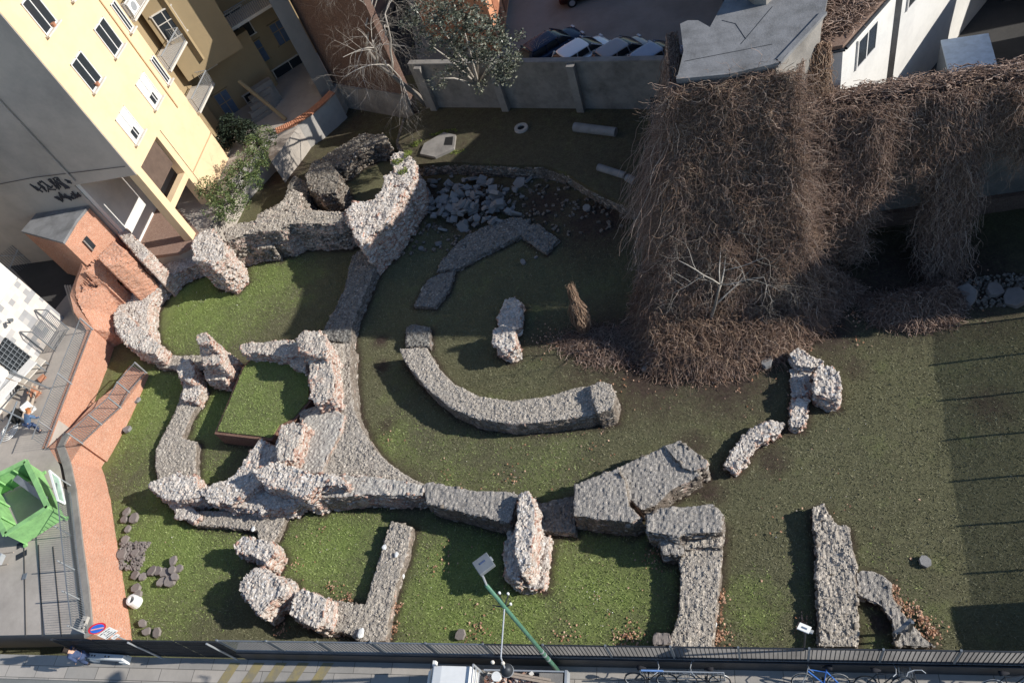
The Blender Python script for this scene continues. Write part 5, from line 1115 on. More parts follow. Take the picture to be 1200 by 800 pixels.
# ================================================================== BICYCLES
def bicycle(label, loc, rz, lean, fmat, fmat2, basket=False):
    root = thing('bicycle', label, 'bicycle', loc, 'bicycles leaning along the street railing', rz); root.rotation_euler = (lean, 0, rz)
    def ring(x, mat, r, th, nm, par):
        m_ = MB(); pts = [(x+r*math.cos(k*math.pi/16), 0, .34+r*math.sin(k*math.pi/16)) for k in range(33)]; m_.tube(pts, th, 6, False); return local(m_, nm, mat, par, True)
    for x in (-.52, .52):
        wh = ring(x, M_RUB, .33, .02, 'wheel', root); ring(x, M_GALV, .305, .010, 'rim', wh); sp_ = MB()
        for k in range(14): sp_.bar((x, 0, .34), (x+.3*math.cos(k*.4488), 0, .34+.3*math.sin(k*.4488)), .004)
        local(sp_, 'spokes', M_GALV, wh)
    f_ = MB()
    for a_, b_ in (((-.1,0,.3),(-.2,0,.86)), ((-.1,0,.3),(.34,0,.78)), ((-.18,0,.76),(.32,0,.84)), ((-.52,0,.34),(-.1,0,.3)), ((-.52,0,.34),(-.19,0,.78))): f_.tube([a_, b_], .018, 6)
    local(f_, 'frame', fmat, root); local(MB().tube([(.52,0,.34),(.40,0,.60),(.33,0,.92)], .016, 6), 'fork', fmat2, root)
    local(MB().tube([(.2,-.28,1.0),(.30,-.2,1.02),(.34,0,1.0),(.30,.2,1.02),(.2,.28,1.0)], .014, 6), 'handlebar', M_GALV, root)
    local(MB().tube([(-.36,0,.93),(-.25,0,.95),(-.08,0,.93)], [.08,.07,.025], 8), 'saddle', M_BLACKC, root, True)
    local(MB().box((-.1,.1,.2),(.1,.1,.03)).box((-.1,-.1,.4),(.1,.1,.03)).bar((-.1,-.06,.4),(-.1,.06,.2),.02), 'pedals', M_STEEL, root)
    local(MB().tube([(-.1,-.03,.3),(-.1,-.045,.3)], .09, 14), 'chainring', M_STEELG, root)
    for x in (-.52, .52): local(MB().tube([(x+.36*math.cos(q*.25), 0, .34+.36*math.sin(q*.25)) for q in range(2, 11)], .012, 5), 'mudguard', fmat2, root)
    if basket:
        b_ = MB()
        for q in range(7): b_.bar((.42, -.15+q*.05, .82), (.42, -.15+q*.05, 1.05), .008); b_.bar((.72, -.15+q*.05, .82), (.72, -.15+q*.05, 1.05), .008); b_.bar((.42, -.15+q*.05, .82), (.72, -.15+q*.05, .82), .008); b_.bar((.42+q*.05, -.15, .82), (.42+q*.05, -.15, 1.05), .008); b_.bar((.42+q*.05, .15, .82), (.42+q*.05, .15, 1.05), .008)
        local(b_, 'basket', M_STEELG, root)
    return root
M_SILVER = plain('silver_paint', (.55, .55, .55), .3, .6)
def bl(px, py): c = at(px, py, 0); return (c[0], 6.36, .05)
bicycle('blue and white bicycle leaning on the railing beside the white information panel', bl(958, 780), math.pi, .58, plain('bike_blue', (.05, .16, .50), .35), M_SILVER)
bicycle('black bicycle with a wire basket, right of the blue and white bicycle', bl(1030, 780), 0, -.5, M_STEEL, M_STEEL, True)
b3 = bl(1064, 780); bicycle('black bicycle parked nose to the wall with silver handlebar, next to the wire basket', (b3[0], 6.45, .05), math.pi/2+.2, .05, M_STEEL, M_SILVER)
bicycle('dark bicycle with pale handlebar at the far right end of the pavement', bl(1176, 782), .05, -.5, M_STEEL, M_SILVER)
bicycle('dark bicycle behind the left end of the striped crowd barrier', bl(764, 780), 0, -.4, M_STEEL, M_STEEL)
bicycle('dark bicycle behind the right end of the striped crowd barrier', bl(824, 780), math.pi, .4, M_STEEL, M_SILVER)
cbx0, cbx1 = at(750, 786, 1)[0], at(848, 786, 1)[0]; cy = at(800, 787, 1)[1]
cbr = thing('crowd_barrier', 'long silver crowd barrier standing at the pavement edge in front of two dark bicycles', 'barrier', (cbx0, cy, 0))
m_ = MB().tube([(cbx0, cy, 1.05), (cbx1, cy, 1.05)], .022, 8).tube([(cbx0, cy, .25), (cbx1, cy, .25)], .018, 8).tube([(cbx0, cy, 0), (cbx0, cy, 1.05)], .02, 8).tube([(cbx1, cy, 0), (cbx1, cy, 1.05)], .02, 8); m_.build('frame', M_GALV, cbr)
m_ = MB()
for k in range(20): x = cbx0+(k+.5)*(cbx1-cbx0)/20; m_.tube([(x, cy, .25), (x, cy, 1.05)], .008, 5)
m_.build('bars', M_GALV, cbr)
for x in (cbx0+.15, cbx1-.15): MB().bar((x, cy-.25, .03), (x, cy+.25, .03), .04).build('foot', M_GALV, cbr)
MB().box((cbx0+.4, cy, 1.09), (.7, .05, .05)).build('blue_cap', plain('soft_blue', (.18, .32, .62), .5), cbr)
# concrete barrier and wall blocks
cbk = thing('concrete_barrier', 'low white concrete barrier with drilled holes by the mesh gate', 'barrier', at(125,770,0))
bA, bB = at(105,768,.42), at(146,771,.42); 
bevel(MB().bar(bA, bB, .22, .22).build('beam', M_WPAINT, cbk), .02)
for f_ in (.12, .2, .5, .6): p = bA+(bB-bA)*f_; MB().cyl(p+[0,0,.1], .035, .013, 10).build('hole', M_RUB, cbk)
for f_ in (.08, .92): p = bA+(bB-bA)*f_; MB().box((p[0], p[1], .165), (.3, .3, .33)).build('foot', M_WPAINT, cbk)
bl_ = thing('concrete_block', 'pale perforated block lying on the wall coping next to the round sign', 'block', at(99,730,.12)); MB().box(at(98,731,.2), (.24, .62, .16)).build('body', M_CONCL, bl_)
for k in (-.15, .1): MB().cyl(at(98,731,.28)+[0, k, 0], .04, .012, 10).build('hole', M_RUB, bl_)
# yellow hatch marks on the street
for k, px in enumerate((276, 304, 330, 356, 385)):
    a = at(px, 776, .056); b = at(px-24, 812, .056); o = MB().quad(a-[.22, 0, 0], a+[.22, 0, 0], b+[.22, 0, 0], b-[.22, 0, 0]).build('road_marking', stained('worn_yellow_paint_%d' % k, (.34, .28, .14), (.2, .19, .17), 2, .9), None); tag(o, kind='structure')
# ================================================================== PEOPLE
def skin_mesh(name, verts, edges, rad, mat, par, sub=2, root=0):
    me = bpy.data.meshes.new(name); me.from_pydata([tuple(v) for v in verts], edges, []); me.materials.append(mat)
    o = bpy.data.objects.new(name, me); COL.objects.link(o); o.parent = par
    o.modifiers.new('s', 'SKIN'); o.modifiers.new('u', 'SUBSURF').levels = sub; o.modifiers['u'].render_levels = sub
    for i, r in enumerate(rad): me.skin_vertices[0].data[i].radius = (r, r) if isinstance(r, float) else r; me.skin_vertices[0].data[i].use_root = (i == root)
    dg = bpy.context.evaluated_depsgraph_get(); me2 = bpy.data.meshes.new_from_object(o.evaluated_get(dg)); o.modifiers.clear(); o.data = me2; me2.name = name
    me2.polygons.foreach_set('use_smooth', [True]*len(me2.polygons)); return o
def person(label, loc, rz, J, top, trouser, shoe=M_BLACKC, hair=M_HAIR):
    root = thing('person', label, 'person', loc, rz=rz); J = {k: np.array(v, float) for k, v in J.items()}
    V = [J['pelvis'], J['chest'], J['neck'], J['head']]; R_ = [(.15, .12), (.17, .12), .06, .095]; E_ = [(0, 1), (1, 2), (2, 3)]
    V.append(J['head']+[.02, 0, .09]); R_.append(.085); E_.append((3, 4))
    V.append(J['head']+[.10, 0, -.0]); R_.append(.022); E_.append((3, 5))            # nose
    for s in ('l', 'r'):
        b_ = len(V); V += [J[s+'sho'], J[s+'elb'], J[s+'wri']]; R_ += [.065, .048, .032]; E_ += [(1, b_), (b_, b_+1), (b_+1, b_+2)]
        d = _n(J[s+'wri']-J[s+'elb']); pm = J[s+'wri']+d*.08; V.append(pm); R_.append((.040, .022)); E_.append((b_+2, b_+3)); sd_ = _n(np.cross(d, [.3, .2, 1]))
        for k in range(4): q = len(V); V += [pm+d*.05+sd_*(k-1.5)*.022, pm+d*(.09-.008*abs(k-1.3))+sd_*(k-1.5)*.024+[0, 0, -.012]]; R_ += [.0095, .008]; E_ += [(b_+3, q), (q, q+1)]
        q = len(V); V += [J[s+'wri']+d*.05+sd_*.045, J[s+'wri']+d*.09+sd_*.06]; R_ += [.011, .009]; E_ += [(b_+3, q), (q, q+1)]
        b_ = len(V); V += [J[s+'hip'], J[s+'kne'], J[s+'ank'], J[s+'ank']+[.16, 0, -.035]]; R_ += [.09, .06, .042, .035]; E_ += [(0, b_), (b_, b_+1), (b_+1, b_+2), (b_+2, b_+3)]
    skin_mesh('body', V, E_, [r if isinstance(r, tuple) else float(r) for r in R_], M_SKIN, root)
    V = [J['chest']*.9+J['neck']*.1, J['pelvis']+[0, 0, -.02], J['neck']-[0, 0, .03]]; R_ = [(.20, .15), (.17, .14), .08]; E_ = [(0, 1), (0, 2)]
    for s in ('l', 'r'): b_ = len(V); V += [J[s+'sho'], J[s+'elb'], J[s+'wri']]; R_ += [.088, .066, .05]; E_ += [(0, b_), (b_, b_+1), (b_+1, b_+2)]
    skin_mesh('jacket', V, E_, R_, top, root)
    V = [J['pelvis']+[0, 0, -.0]]; R_ = [(.165, .135)]; E_ = []
    for s in ('l', 'r'): b_ = len(V); V += [J[s+'hip'], J[s+'kne'], J[s+'ank']]; R_ += [.11, .08, .06]; E_ += [(0, b_), (b_, b_+1), (b_+1, b_+2)]
    skin_mesh('trousers', V, E_, R_, trouser, root)
    for s in ('l', 'r'): local(MB().tube([J[s+'ank']+[-.05, 0, -.04], J[s+'ank']+[.06, 0, -.045], J[s+'ank']+[.18, 0, -.06]], [.05, .052, .04], 10), 'shoe', shoe, root, True)
    h = J['head']; skin_mesh('hair', [h+[-.03, 0, .06], h+[-.01, 0, .10], h+[-.07, 0, .0]], [(0, 1), (0, 2)], [.105, .095, .07], hair, root)
    f_ = MB()
    for s in (-.035, .035): f_.tube([h+[.085, s, .03], h+[.098, s, .03]], .012, 6)
    local(f_, 'eyes', M_BLACKC, root); return root
WALK = dict(pelvis=(0,0,.88), chest=(.06,0,1.22), neck=(.09,0,1.42), head=(.13,0,1.56), lsho=(.05,.19,1.34), lelb=(-.1,.25,1.1), lwri=(.06,.27,.9), rsho=(.09,-.19,1.34), relb=(.2,-.24,1.1), rwri=(.42,-.16,1.06), lhip=(0,.09,.84), lkne=(.2,.1,.48), lank=(.22,.1,.09), rhip=(0,-.09,.84), rkne=(-.02,-.1,.46), rank=(-.3,-.1,.12))
c = at(112, 775, 0); person('person in a dark blue jacket walking past the low white concrete barrier', (c[0], c[1], .05), math.pi, WALK, M_NAVY, M_NAVY)
BEND = dict(pelvis=(-.1,0,.78), chest=(.22,0,1.05), neck=(.38,0,1.16), head=(.5,0,1.2), lsho=(.26,.18,1.1), lelb=(.34,.24,.82), lwri=(.46,.16,.6), rsho=(.26,-.18,1.1), relb=(.36,-.24,.82), rwri=(.5,-.14,.62), lhip=(-.08,.1,.75), lkne=(.12,.14,.45), lank=(-.05,.14,.09), rhip=(-.08,-.1,.75), rkne=(.1,-.14,.45), rank=(-.1,-.14,.09))
c = at(52, 500, 0); person('person in blue work clothes bending forward in the yard beside the striped railing shadow', (c[0]-.2, c[1]-.2, 0), 1.2, BEND, plain('work_blue', (.10, .16, .26), .9, 0, .2, 9), M_NAVY, hair=plain('ginger_hair', (.45, .18, .07), .8))
# ================================================================== CARS
def car(label, loc, rz, paint, L_=4.0, W_=1.68, H_=1.42):
    root = thing('parked_car', label, 'car', loc, 'cars parked behind the concrete wall', rz)
    ys = [-1, -.86, -.5, 0, .5, .86, 1]
    def shell(prof, name, mat, wf, par):
        "prof: (x, zlow, zhigh, half width); a rounded loft"
        m_ = MB(); n = 14
        for x, zl, zh, hw in prof:
            for k in range(n):
                a_ = 2*math.pi*k/n; cx_, sx_ = math.cos(a_), math.sin(a_); e_ = .42
                yy = hw*math.copysign(abs(cx_)**e_, cx_); zz = (zl+zh)/2+(zh-zl)/2*math.copysign(abs(sx_)**(.5 if sx_ > 0 else .3), sx_); m_.v.append((x, yy, zz))
        for i in range(len(prof)-1):
            for k in range(n): a_ = i*n+k; b_ = i*n+(k+1) % n; m_.f.append((a_, a_+n, b_+n, b_))
        m_.f.append(tuple(range(n))); m_.f.append(tuple((len(prof)-1)*n+k for k in reversed(range(n))))
        o = m_.build(name, mat, None, True); o.parent = par; ss = o.modifiers.new('s', 'SUBSURF'); ss.levels = ss.render_levels = 1; return o
    h = L_/2; w = W_/2
    b_ = shell([(-h, .35, .62, w*.80), (-h+.06, .28, .80, w*.93), (-h+.4, .22, .92, w), (-.6, .2, .93, w), (.5, .2, .93, w), (h-.9, .22, .90, w), (h-.3, .26, .78, w*.95), (h-.04, .34, .62, w*.84), (h, .4, .55, w*.7)], 'body', paint, w, root)
    shell([(-h+.10, .80, .90, w*.80), (-h+.34, .84, 1.22, w*.80), (-h+.62, .86, H_-.04, w*.76), (-.5, .86, H_, w*.76), (.2, .86, H_-.01, w*.75), (.55, .86, H_-.10, w*.76), (1.0, .84, 1.08, w*.80), (1.28, .82, .90, w*.8)], 'windows', M_GLASS, w, root)
    shell([(-h+.60, H_-.10, H_-.005, w*.70), (-h+.75, H_-.10, H_+.015, w*.74), (-.4, H_-.10, H_+.025, w*.75), (.25, H_-.10, H_+.01, w*.73), (.42, H_-.12, H_-.03, w*.69)], 'roof', paint, w, root)
    for x in (-.62, .28):
        for s in (-1, 1): local(MB().bar((x, s*w*.80, .9), (x+(.06 if x < 0 else -.1), s*w*.745, H_-.02), .06), 'door_pillar', paint, root)
    for s in (-1, 1):
        local(MB().bar((-h+.32, s*w*.78, .9), (-h+.64, s*w*.72, H_-.02), .10), 'rear_pillar', paint, root); local(MB().bar((1.2, s*w*.79, .88), (.5, s*w*.72, H_-.04), .05), 'front_pillar', paint, root)
        local(MB().box((.82, s*(w+.08), .98), (.12, .18, .12)), 'mirror', paint, root)
        local(MB().box((h-.14, s*w*.62, .68), (.14, .30, .12)), 'headlight', M_GALV, root); local(MB().box((-h+.08, s*w*.72, .78), (.1, .20, .16)), 'tail_light', M_REDP, root)
        for x in (-h+.78, h-.78):
            o = local(MB().tube([(x, s*(w-.20), .31), (x, s*(w+.01), .31)], .31, 20), 'wheel', M_RUB, root); local(MB().tube([(x, s*(w+.005), .31), (x, s*(w+.025), .31)], .19, 14), 'rim', M_GALV, o)
    for x in (h-.0, -h+.0): local(MB().box((x, 0, .45), (.03, .5, .11)), 'number_plate', M_WPAINT, root)
    return root
def carpaint(n, c): return plain(n, c, .22, .25, .03)
ca = math.atan2(1.32, 1.75)
for lab, px, py, pt, ll in (('dark navy car parked nearest the magnolia behind the concrete wall', 640, 53, carpaint('navy_paint', (.02, .035, .07)), 4.3),
    ('white hatchback parked behind the wall, brightest of the row', 676, 62, carpaint('white_car_paint', (.78, .80, .82)), 3.9),
    ('warm grey hatchback parked between the white car and the silver blue car', 722, 62, carpaint('warm_grey_paint', (.34, .33, .34)), 3.8),
    ('silver blue hatchback parked beside the tall house, last of the row', 762, 67, carpaint('silver_blue_paint', (.34, .38, .46)), 3.7)):
    c = at(px+3, py-7, 1.2); car(lab, (c[0], c[1], .004), ca, pt, ll)
c = at(690, -24, 1.); r_ = car('dark red brown car parked across the far side of the car park', (c[0], c[1], .004), .25, carpaint('maroon_paint', (.045, .016, .014)), 4.4)
# ================================================================== STONES
def rock(name, label, cat, px, py, z, size, mat, group=None, flat=.35, n=7, rz=None, rough=.10, shape='slab'):
    c = at(px, py, z); m_ = MB(); a0 = random.uniform(0, 6.28) if rz is None else rz; rr = [random.uniform(.78, 1.08) for _ in range(n)]
    ex = random.uniform(.7, 1.)
    pts = [(math.cos(a0)*size*.5*rr[k]*math.cos(2*math.pi*k/n)-math.sin(a0)*size*.5*ex*rr[k]*math.sin(2*math.pi*k/n), math.sin(a0)*size*.5*rr[k]*math.cos(2*math.pi*k/n)+math.cos(a0)*size*.5*ex*rr[k]*math.sin(2*math.pi*k/n)) for k in range(n)]
    m_.prism(pts, 0, size*flat)
    o = m_.build(name, mat); o.location = tuple(c); o.rotation_euler = (random.gauss(0, rough*2), random.gauss(0, rough*2), 0)
    bevel(o, size*.02, 1); return tag(o, label, cat, group)
random.seed(21)
# heap of broken slabs: the largest ones as stones of their own
heap_px = []
while len(heap_px) < 170:
    x, y = random.gauss(545, 32), random.gauss(237, 15)
    if 484 < x < 628 and 205 < y < 274 and abs((y-238)-(x-545)*-.15) < 34: heap_px.append((x, y))
for k, (x, y) in enumerate(heap_px):
    hz = max(0, .75-((x-555)/60)**2*.5-((y-236)/26)**2*.45)*random.uniform(.3, 1.)
    big = random.random() < .35
    rock('broken_slab', '%s grey slab in the %s %s part of the shaded slab heap' % ('large' if big else 'small', 'upper' if y < 228 else ('middle' if y < 248 else 'lower'), 'left' if x < 520 else ('central' if x < 565 else 'right')), 'stone slab', x, y, ZG+.02+hz, random.uniform(.6, .95) if big else random.uniform(.3, .55), M_STONE, 'broken slabs heaped in the shade', random.uniform(.12, .26), random.choice((4, 4, 4, 5)), rough=.24)
for lab, x, y, s_ in (('pale square slab lying alone below the slab heap', 494, 292, .38), ('pair piece of flat stone just below the slab heap', 514, 287, .5), ('thin pointed stone standing on the shaded round lawn', 613, 308, .42), ('small pointed stone right of the thin pointed stone', 628, 302, .25), ('pale flat block among the shaded rubble right of the heap', 688, 245, .5), ('light stone lying at the top right of the slab heap', 593, 224, .5), ('square stone by the brick wall at the edge of the lush lawn', 150, 504, .55), ('pale broken stone by the foot of the brick ramp', 161, 470, .45), ('grey flat slab at the edge of the brambles', 899, 426, .75), ('pale boulder half hidden in the brambles', 858, 421, .7), ('rough grey stone alone on the right lawn', 1083, 658, .5), ('rounded dark boulder at the shaded wall foot', 1132, 348, 1.1), ('pale boulder leaning beside the rounded dark boulder', 1164, 342, .8), ('oblong pale slab at the right edge of the picture', 1190, 351, 1.0), ('dark tile lying on the brown twigs', 756, 432, .4), ('small stone left of the long rubble wall', 1022, 700, .3), ('brown stone standing in the grass by the railing under the lamp', 540, 744, .5)):
    rock('stone', lab, 'stone', x, y, ZG+.03, s_, M_STONEB if ('brown' in lab or 'boulder' in lab or 'right edge' in lab) else M_STONE, None, .3)
pv = [(147,609),(158,608),(151,620),(148,632),(160,648),(168,676),(160,674),(161,690),(162,697),(168,730),(173,740),(185,741),(144,690-40),(150,600)]
for x, y in pv: rock('paving_stone', 'brown paving stone by the brick wall foot, %s' % ('upper pile' if y < 640 else ('beside the stone chips' if y < 700 else 'near the white pipe and fence')), 'stone', x, y, ZG+.04, random.uniform(.42, .6), M_STONEB, 'paving stones along the brick wall', .28, 7, rough=.06)
for k, (x, y) in enumerate([(204,657),(203,668),(211,666),(180,669),(187,669),(193,671),(206,676),(200,682),(190,683),(198,672)]): rock('paving_stone', 'brown paving stone in the small cluster on the lush left lawn', 'stone', x, y, ZG+.04+.12*(k in (0, 1, 6)), random.uniform(.36, .62), M_STONEB, 'paving stones clustered on the left lawn', .28, 7, rough=.06)
chunks('stone_chips', 'small broken stones between the paving stones by the brick wall', 240, (tuple(sorted((at(148,640,ZG)[0]-.3, at(165,660,ZG)[0]+.1))), tuple(sorted((at(150,668,ZG)[1], at(150,636,ZG)[1]))), (ZG, ZG+.1)), M_STONEB, .13)
chunks('stone_rubble', 'loose rubble in the shade round the slab heap', 350, ((at(500,250,ZG)[0]-1, at(740,270,ZG)[0]), (at(560,290,ZG)[1], at(600,215,ZG)[1]), (ZG, ZG+.08)), M_EARTH, .16)
chunks('wall_foot_rubble', 'loose stones along the shaded edge of the right lawn', 260, ((at(1110,360,ZG)[0], at(1215,350,ZG)[0]), (at(1150,362,ZG)[1], at(1150,325,ZG)[1]), (ZG, ZG+.06)), M_EARTH, .14)
# column drums and ring on the terrace
def shaft(label, p, q, r, z, name='column_fragment'):
    a, b = at(*p, z+r*.7), at(*q, z+r*.7); o = MB().tube([a, a*.5+b*.5, b], [r, r*.97, r*.95], 18).build(name, M_STONE, None, False); bevel(o, .02); return tag(o, label, 'column')
shaft('thick broken column shaft lying on the grass terrace below the car park wall', (673,149), (722,155), .27, ZG+1.0)
shaft('thin broken column shaft lying by the terrace edge near the vines', (701,196), (733,206), .2, ZG+.95)
shaft('short column stub at the lower end of the thin broken shaft', (735,208), (744,213), .22, ZG+.9)
rg = at(611,151,ZG+1.0); m_ = MB(); n = 28
for k in range(n):
    a_ = 2*math.pi*k/n
    for r_, z_ in ((.22, .0), (.22, .12), (.40, .12), (.42, .0)): m_.v.append((rg[0]+r_*math.cos(a_), rg[1]+r_*math.sin(a_), rg[2]+z_))
for k in range(n):
    for j in range(4): a_ = k*4+j; b_ = k*4+(j+1) % 4; c_ = ((k+1) % n)*4; m_.f.append((a_, c_+j, c_+(j+1) % 4, b_))
o = m_.build('well_ring', M_CONCL); tag(o, 'round stone well ring on the shaded terrace', 'well ring'); MB().cyl(rg+[0, 0, .01], .225, .015, 20).build('dark_shaft', M_RUB, o)
mf = thing('marble_fragment', 'hollow pale stone fragment catching light on the terrace corner', 'stone', at(512,166,ZG+1))
MB().prism(pxy([(497,168),(520,155),(534,158),(532,174),(510,184),(492,180)], ZG+1.15), ZG+.7, ZG+1.15).build('body', M_CONC, mf); MB().prism(pxy([(522,161),(531,160),(530,170),(520,170)], ZG+1.16), ZG+1.1, ZG+1.16).build('hollow', M_RUB, mf)
bn = thing('broken_pipe', 'broken white pipe mouth at the foot of the brick wall near the sign', 'pipe', at(158,706,ZG)); c = at(157,704,ZG+.2)
m_ = MB(); n = 16
for k in range(n):
    a_ = 2*math.pi*k/n
    for r_, z_ in ((.15, -.2), (.15, .22), (.25, .2), (.3, -.2)): m_.v.append((c[0]+r_*math.cos(a_), c[1]+r_*math.sin(a_), c[2]+z_))
for k in range(n):
    for j in range(4): a_ = k*4+j; b_ = k*4+(j+1) % 4; c_ = ((k+1) % n)*4; m_.f.append((a_, c_+j, c_+(j+1) % 4, b_))
m_.build('mouth', M_WPAINT, bn); MB().cyl(c+[0, 0, -.1], .155, .02, 14).build('dark_inside', M_RUB, bn)
for lab, x, y, z in (('crumpled white bag on the end of the pebbled low wall by the fence', 423, 742, .5), ('white scrap lying on the leaves right of the long pebbled wall', 837, 732, .05), ('white scrap beside the boulder-like stump', 324, 647, .05), ('white scrap on the footing below the jagged thick wall', 297, 620, .3), ('blue and white scrap at the edge of the U-shaped low wall', 472, 676, .05), ('pale scrap on the coping of the shaded low wall end', 451, 641, .46), ('small pale scrap on top of the U-shaped low wall', 465, 650, .46)):
    c = at(x, y, ZG+z); bm = bmesh.new(); bmesh.ops.create_icosphere(bm, subdivisions=2, radius=.16 if 'bag' in lab else .10)
    for v_ in bm.verts: v_.co = Vector((v_.co.x, v_.co.y*1.25, v_.co.z*.3))*(1+.5*noise.noise(v_.co*9+Vector((x, y, 0))))
    me = bpy.data.meshes.new('paper_scrap'); bm.to_mesh(me); bm.free(); me.materials.append(M_WPAINT); o = bpy.data.objects.new('paper_scrap', me); COL.objects.link(o); o.location = tuple(c+[0, 0, .04]); tag(o, lab, 'litter')
# ================================================================== LEFT BUILDING AND WORK YARD
def tiles_mat():
    m, nt, b = newmat('mixed_stone_tiles'); v = coords(nt); sp_ = N(nt, 'SeparateXYZ'); L(nt, v, sp_.inputs[0]); cc = N(nt, 'CombineXYZ')
    L(nt, math_(nt, 'FLOOR', math_(nt, 'MULTIPLY', sp_.outputs[1], 3.1)), cc.inputs[0]); L(nt, math_(nt, 'FLOOR', math_(nt, 'MULTIPLY', sp_.outputs[2], 3.1)), cc.inputs[1])
    wn = N(nt, 'TexWhiteNoise'); L(nt, cc.outputs[0], wn.inputs[0])
    c = ramp(nt, wn.outputs[0], [(0, (.72, .66, .58)), (.3, (.66, .60, .55)), (.55, (.70, .60, .52)), (.74, (.60, .56, .52)), (.78, (.30, .30, .31)), (1, (.36, .36, .37))]); nt.nodes[-1]
    bx_ = noise_tex(nt, v, 5, 6, .7); L(nt, mixc(nt, math_(nt, 'MULTIPLY', bx_, .35), c, (.45, .42, .38)), b.inputs['Base Color']); b.inputs['Roughness'].default_value = .8; return m
lbq = at(75,372,0)[:2]; lb2 = at(0,486,0)[:2]; LU = _n(lbq-lb2)
lb = thing('tiled_building', 'sunlit building with a white wall above mixed stone tiles at the left edge', 'building', (*lbq, 0))
bk2 = np.array([-LU[1], LU[0]])*1.
def lp_(t, d): return tuple(lbq-LU*t+bk2*d)
MB().prism([lp_(0,0), lp_(9,0), lp_(9,10), lp_(0,10)], 0, 3.6).build('tiled_wall', tiles_mat(), lb)
MB().prism([lp_(0,.03), lp_(9,.03), lp_(9,10), lp_(0.0,10)], 3.605, 12).build('white_wall', M_WHITEW, lb)
nrm = np.array([LU[1], -LU[0], 0]); axw = [np.array([LU[0], LU[1], 0]), nrm, np.array([0, 0, 1.])]
def lbp(px, py, d): p = onplane(px, py, lbq, LU); return p+nrm*d
c = lbp(12, 418, .05); o = MB().box(c, (1.3, .08, 1.8), axes=axw).build('window', M_GLASS, lb); g_ = MB()
for k in range(6): g_.box(c+nrm*.16+axw[0]*(-.6+k*.24), (.03, .03, 1.9), axes=axw)
for k in range(7): g_.box(c+nrm*.161+axw[2]*(-.85+k*.28), (1.3, .03, .03), axes=axw)
g_.build('grille', M_STEELG, o)
c = lbp(46, 388, .55); cg = thing('window_cage', 'steel cage of closely spaced bars fixed to the tiled wall', 'railing', c); g_ = MB()
for k in range(20): z = -.95+k*.1; g_.bar(c+axw[2]*z-axw[0]*.75+nrm*.45, c+axw[2]*z+axw[0]*.75+nrm*.45, .03)
for s_ in (-1, 1): 
    for d_ in (-.45, .45): g_.bar(c+axw[0]*.75*s_+nrm*d_-axw[2]*1, c+axw[0]*.75*s_+nrm*d_+axw[2]*1, .05)
    for z in (-1, 1): g_.bar(c+axw[0]*.75*s_+nrm*-.45+axw[2]*z, c+axw[0]*.75*s_+nrm*.45+axw[2]*z, .05)
g_.build('bars', M_STEELG, cg)
c = lbp(6, 378, .02); wlm = thing('wall_lamp', 'grey wall lamp on a bent arm on the tiled wall', 'lamp', c); MB().tube([c-nrm*.1, c+nrm*.35, c+nrm*.5+[0, 0, .3]], .05, 8).tube([c+nrm*.5+[0, 0, .3], c+nrm*.75+[0, 0, .25]], [.05, .11], 10).build('arm', M_STEELG, wlm)
# dark court north of it with a gate
cg2 = thing('barred_gate', 'barred steel gate with a pale cross brace in the dark gap by the brick hut', 'gate', at(28,310,0)); g_ = MB(); a, b = at(12,326,.1), at(46,300,.1)
for k in range(18): p = a+(b-a)*k/17; g_.bar(p, p+[0, 0, 1.6], .025)
g_.build('bars', M_STEELG, cg2); MB().bar(a+[0, 0, .3], b+[0, 0, 1.5], .06).bar(a+(b-a)*.3+[0, 0, 1.5], a+(b-a)*.8+[0, 0, .5], .06).build('cross_brace', M_GALV, cg2)
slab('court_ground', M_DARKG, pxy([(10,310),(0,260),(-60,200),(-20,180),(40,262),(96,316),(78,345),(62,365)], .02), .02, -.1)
pk = thing('leaning_planks', 'bundle of brown planks leaning against the curved brick wall', 'planks', at(88,370,0)); 
for k in range(3): MB().bar(at(90+k*2, 378, .1), at(76+k*3, 334, 1.3), .10, .04).build('plank', M_WOODP, pk)
# light green steel frame
gr = thing('green_steel_frame', 'bright light green steel frame with angled plates standing in the yard', 'steel frame', at(35,600,0))
H2 = 1.3
P4 = [at(-22,566,H2), at(30,540,H2), at(56,594,H2), at(6,626,H2)]
for i in range(4):
    a, b = P4[i], P4[(i+1) % 4]; MB().bar(a, b, .24, .06, up=(0, 0, 1)).build('top_rail', M_LGREEN, gr)
    t_ = _n(b-a); nn_ = np.cross(t_, [0, 0, 1]); 
    q = MB().quad(a-[0, 0, .04], b-[0, 0, .04], b+nn_*.03-[0, 0, 1.2], a+nn_*.03-[0, 0, 1.2]).build('side_plate', M_LGREEN, gr); sd_ = q.modifiers.new('t', 'SOLIDIFY'); sd_.thickness = .04
    for k in (.3, .7): MB().bar(a+(b-a)*k+nn_*.13-[0, 0, .05], a+(b-a)*k+nn_*.13-[0, 0, 1.2], .07).build('rib', M_LGREEN, gr)
for p in P4: MB().box((p[0], p[1], .05), (.16, .16, .1), rz=.5).build('foot', M_LGREEN, gr)
MB().bar(P4[1]-[.5, .7, .3], P4[2]-[.6, -.5, .3], .30, .05).build('slotted_plate', M_STEELG, gr)
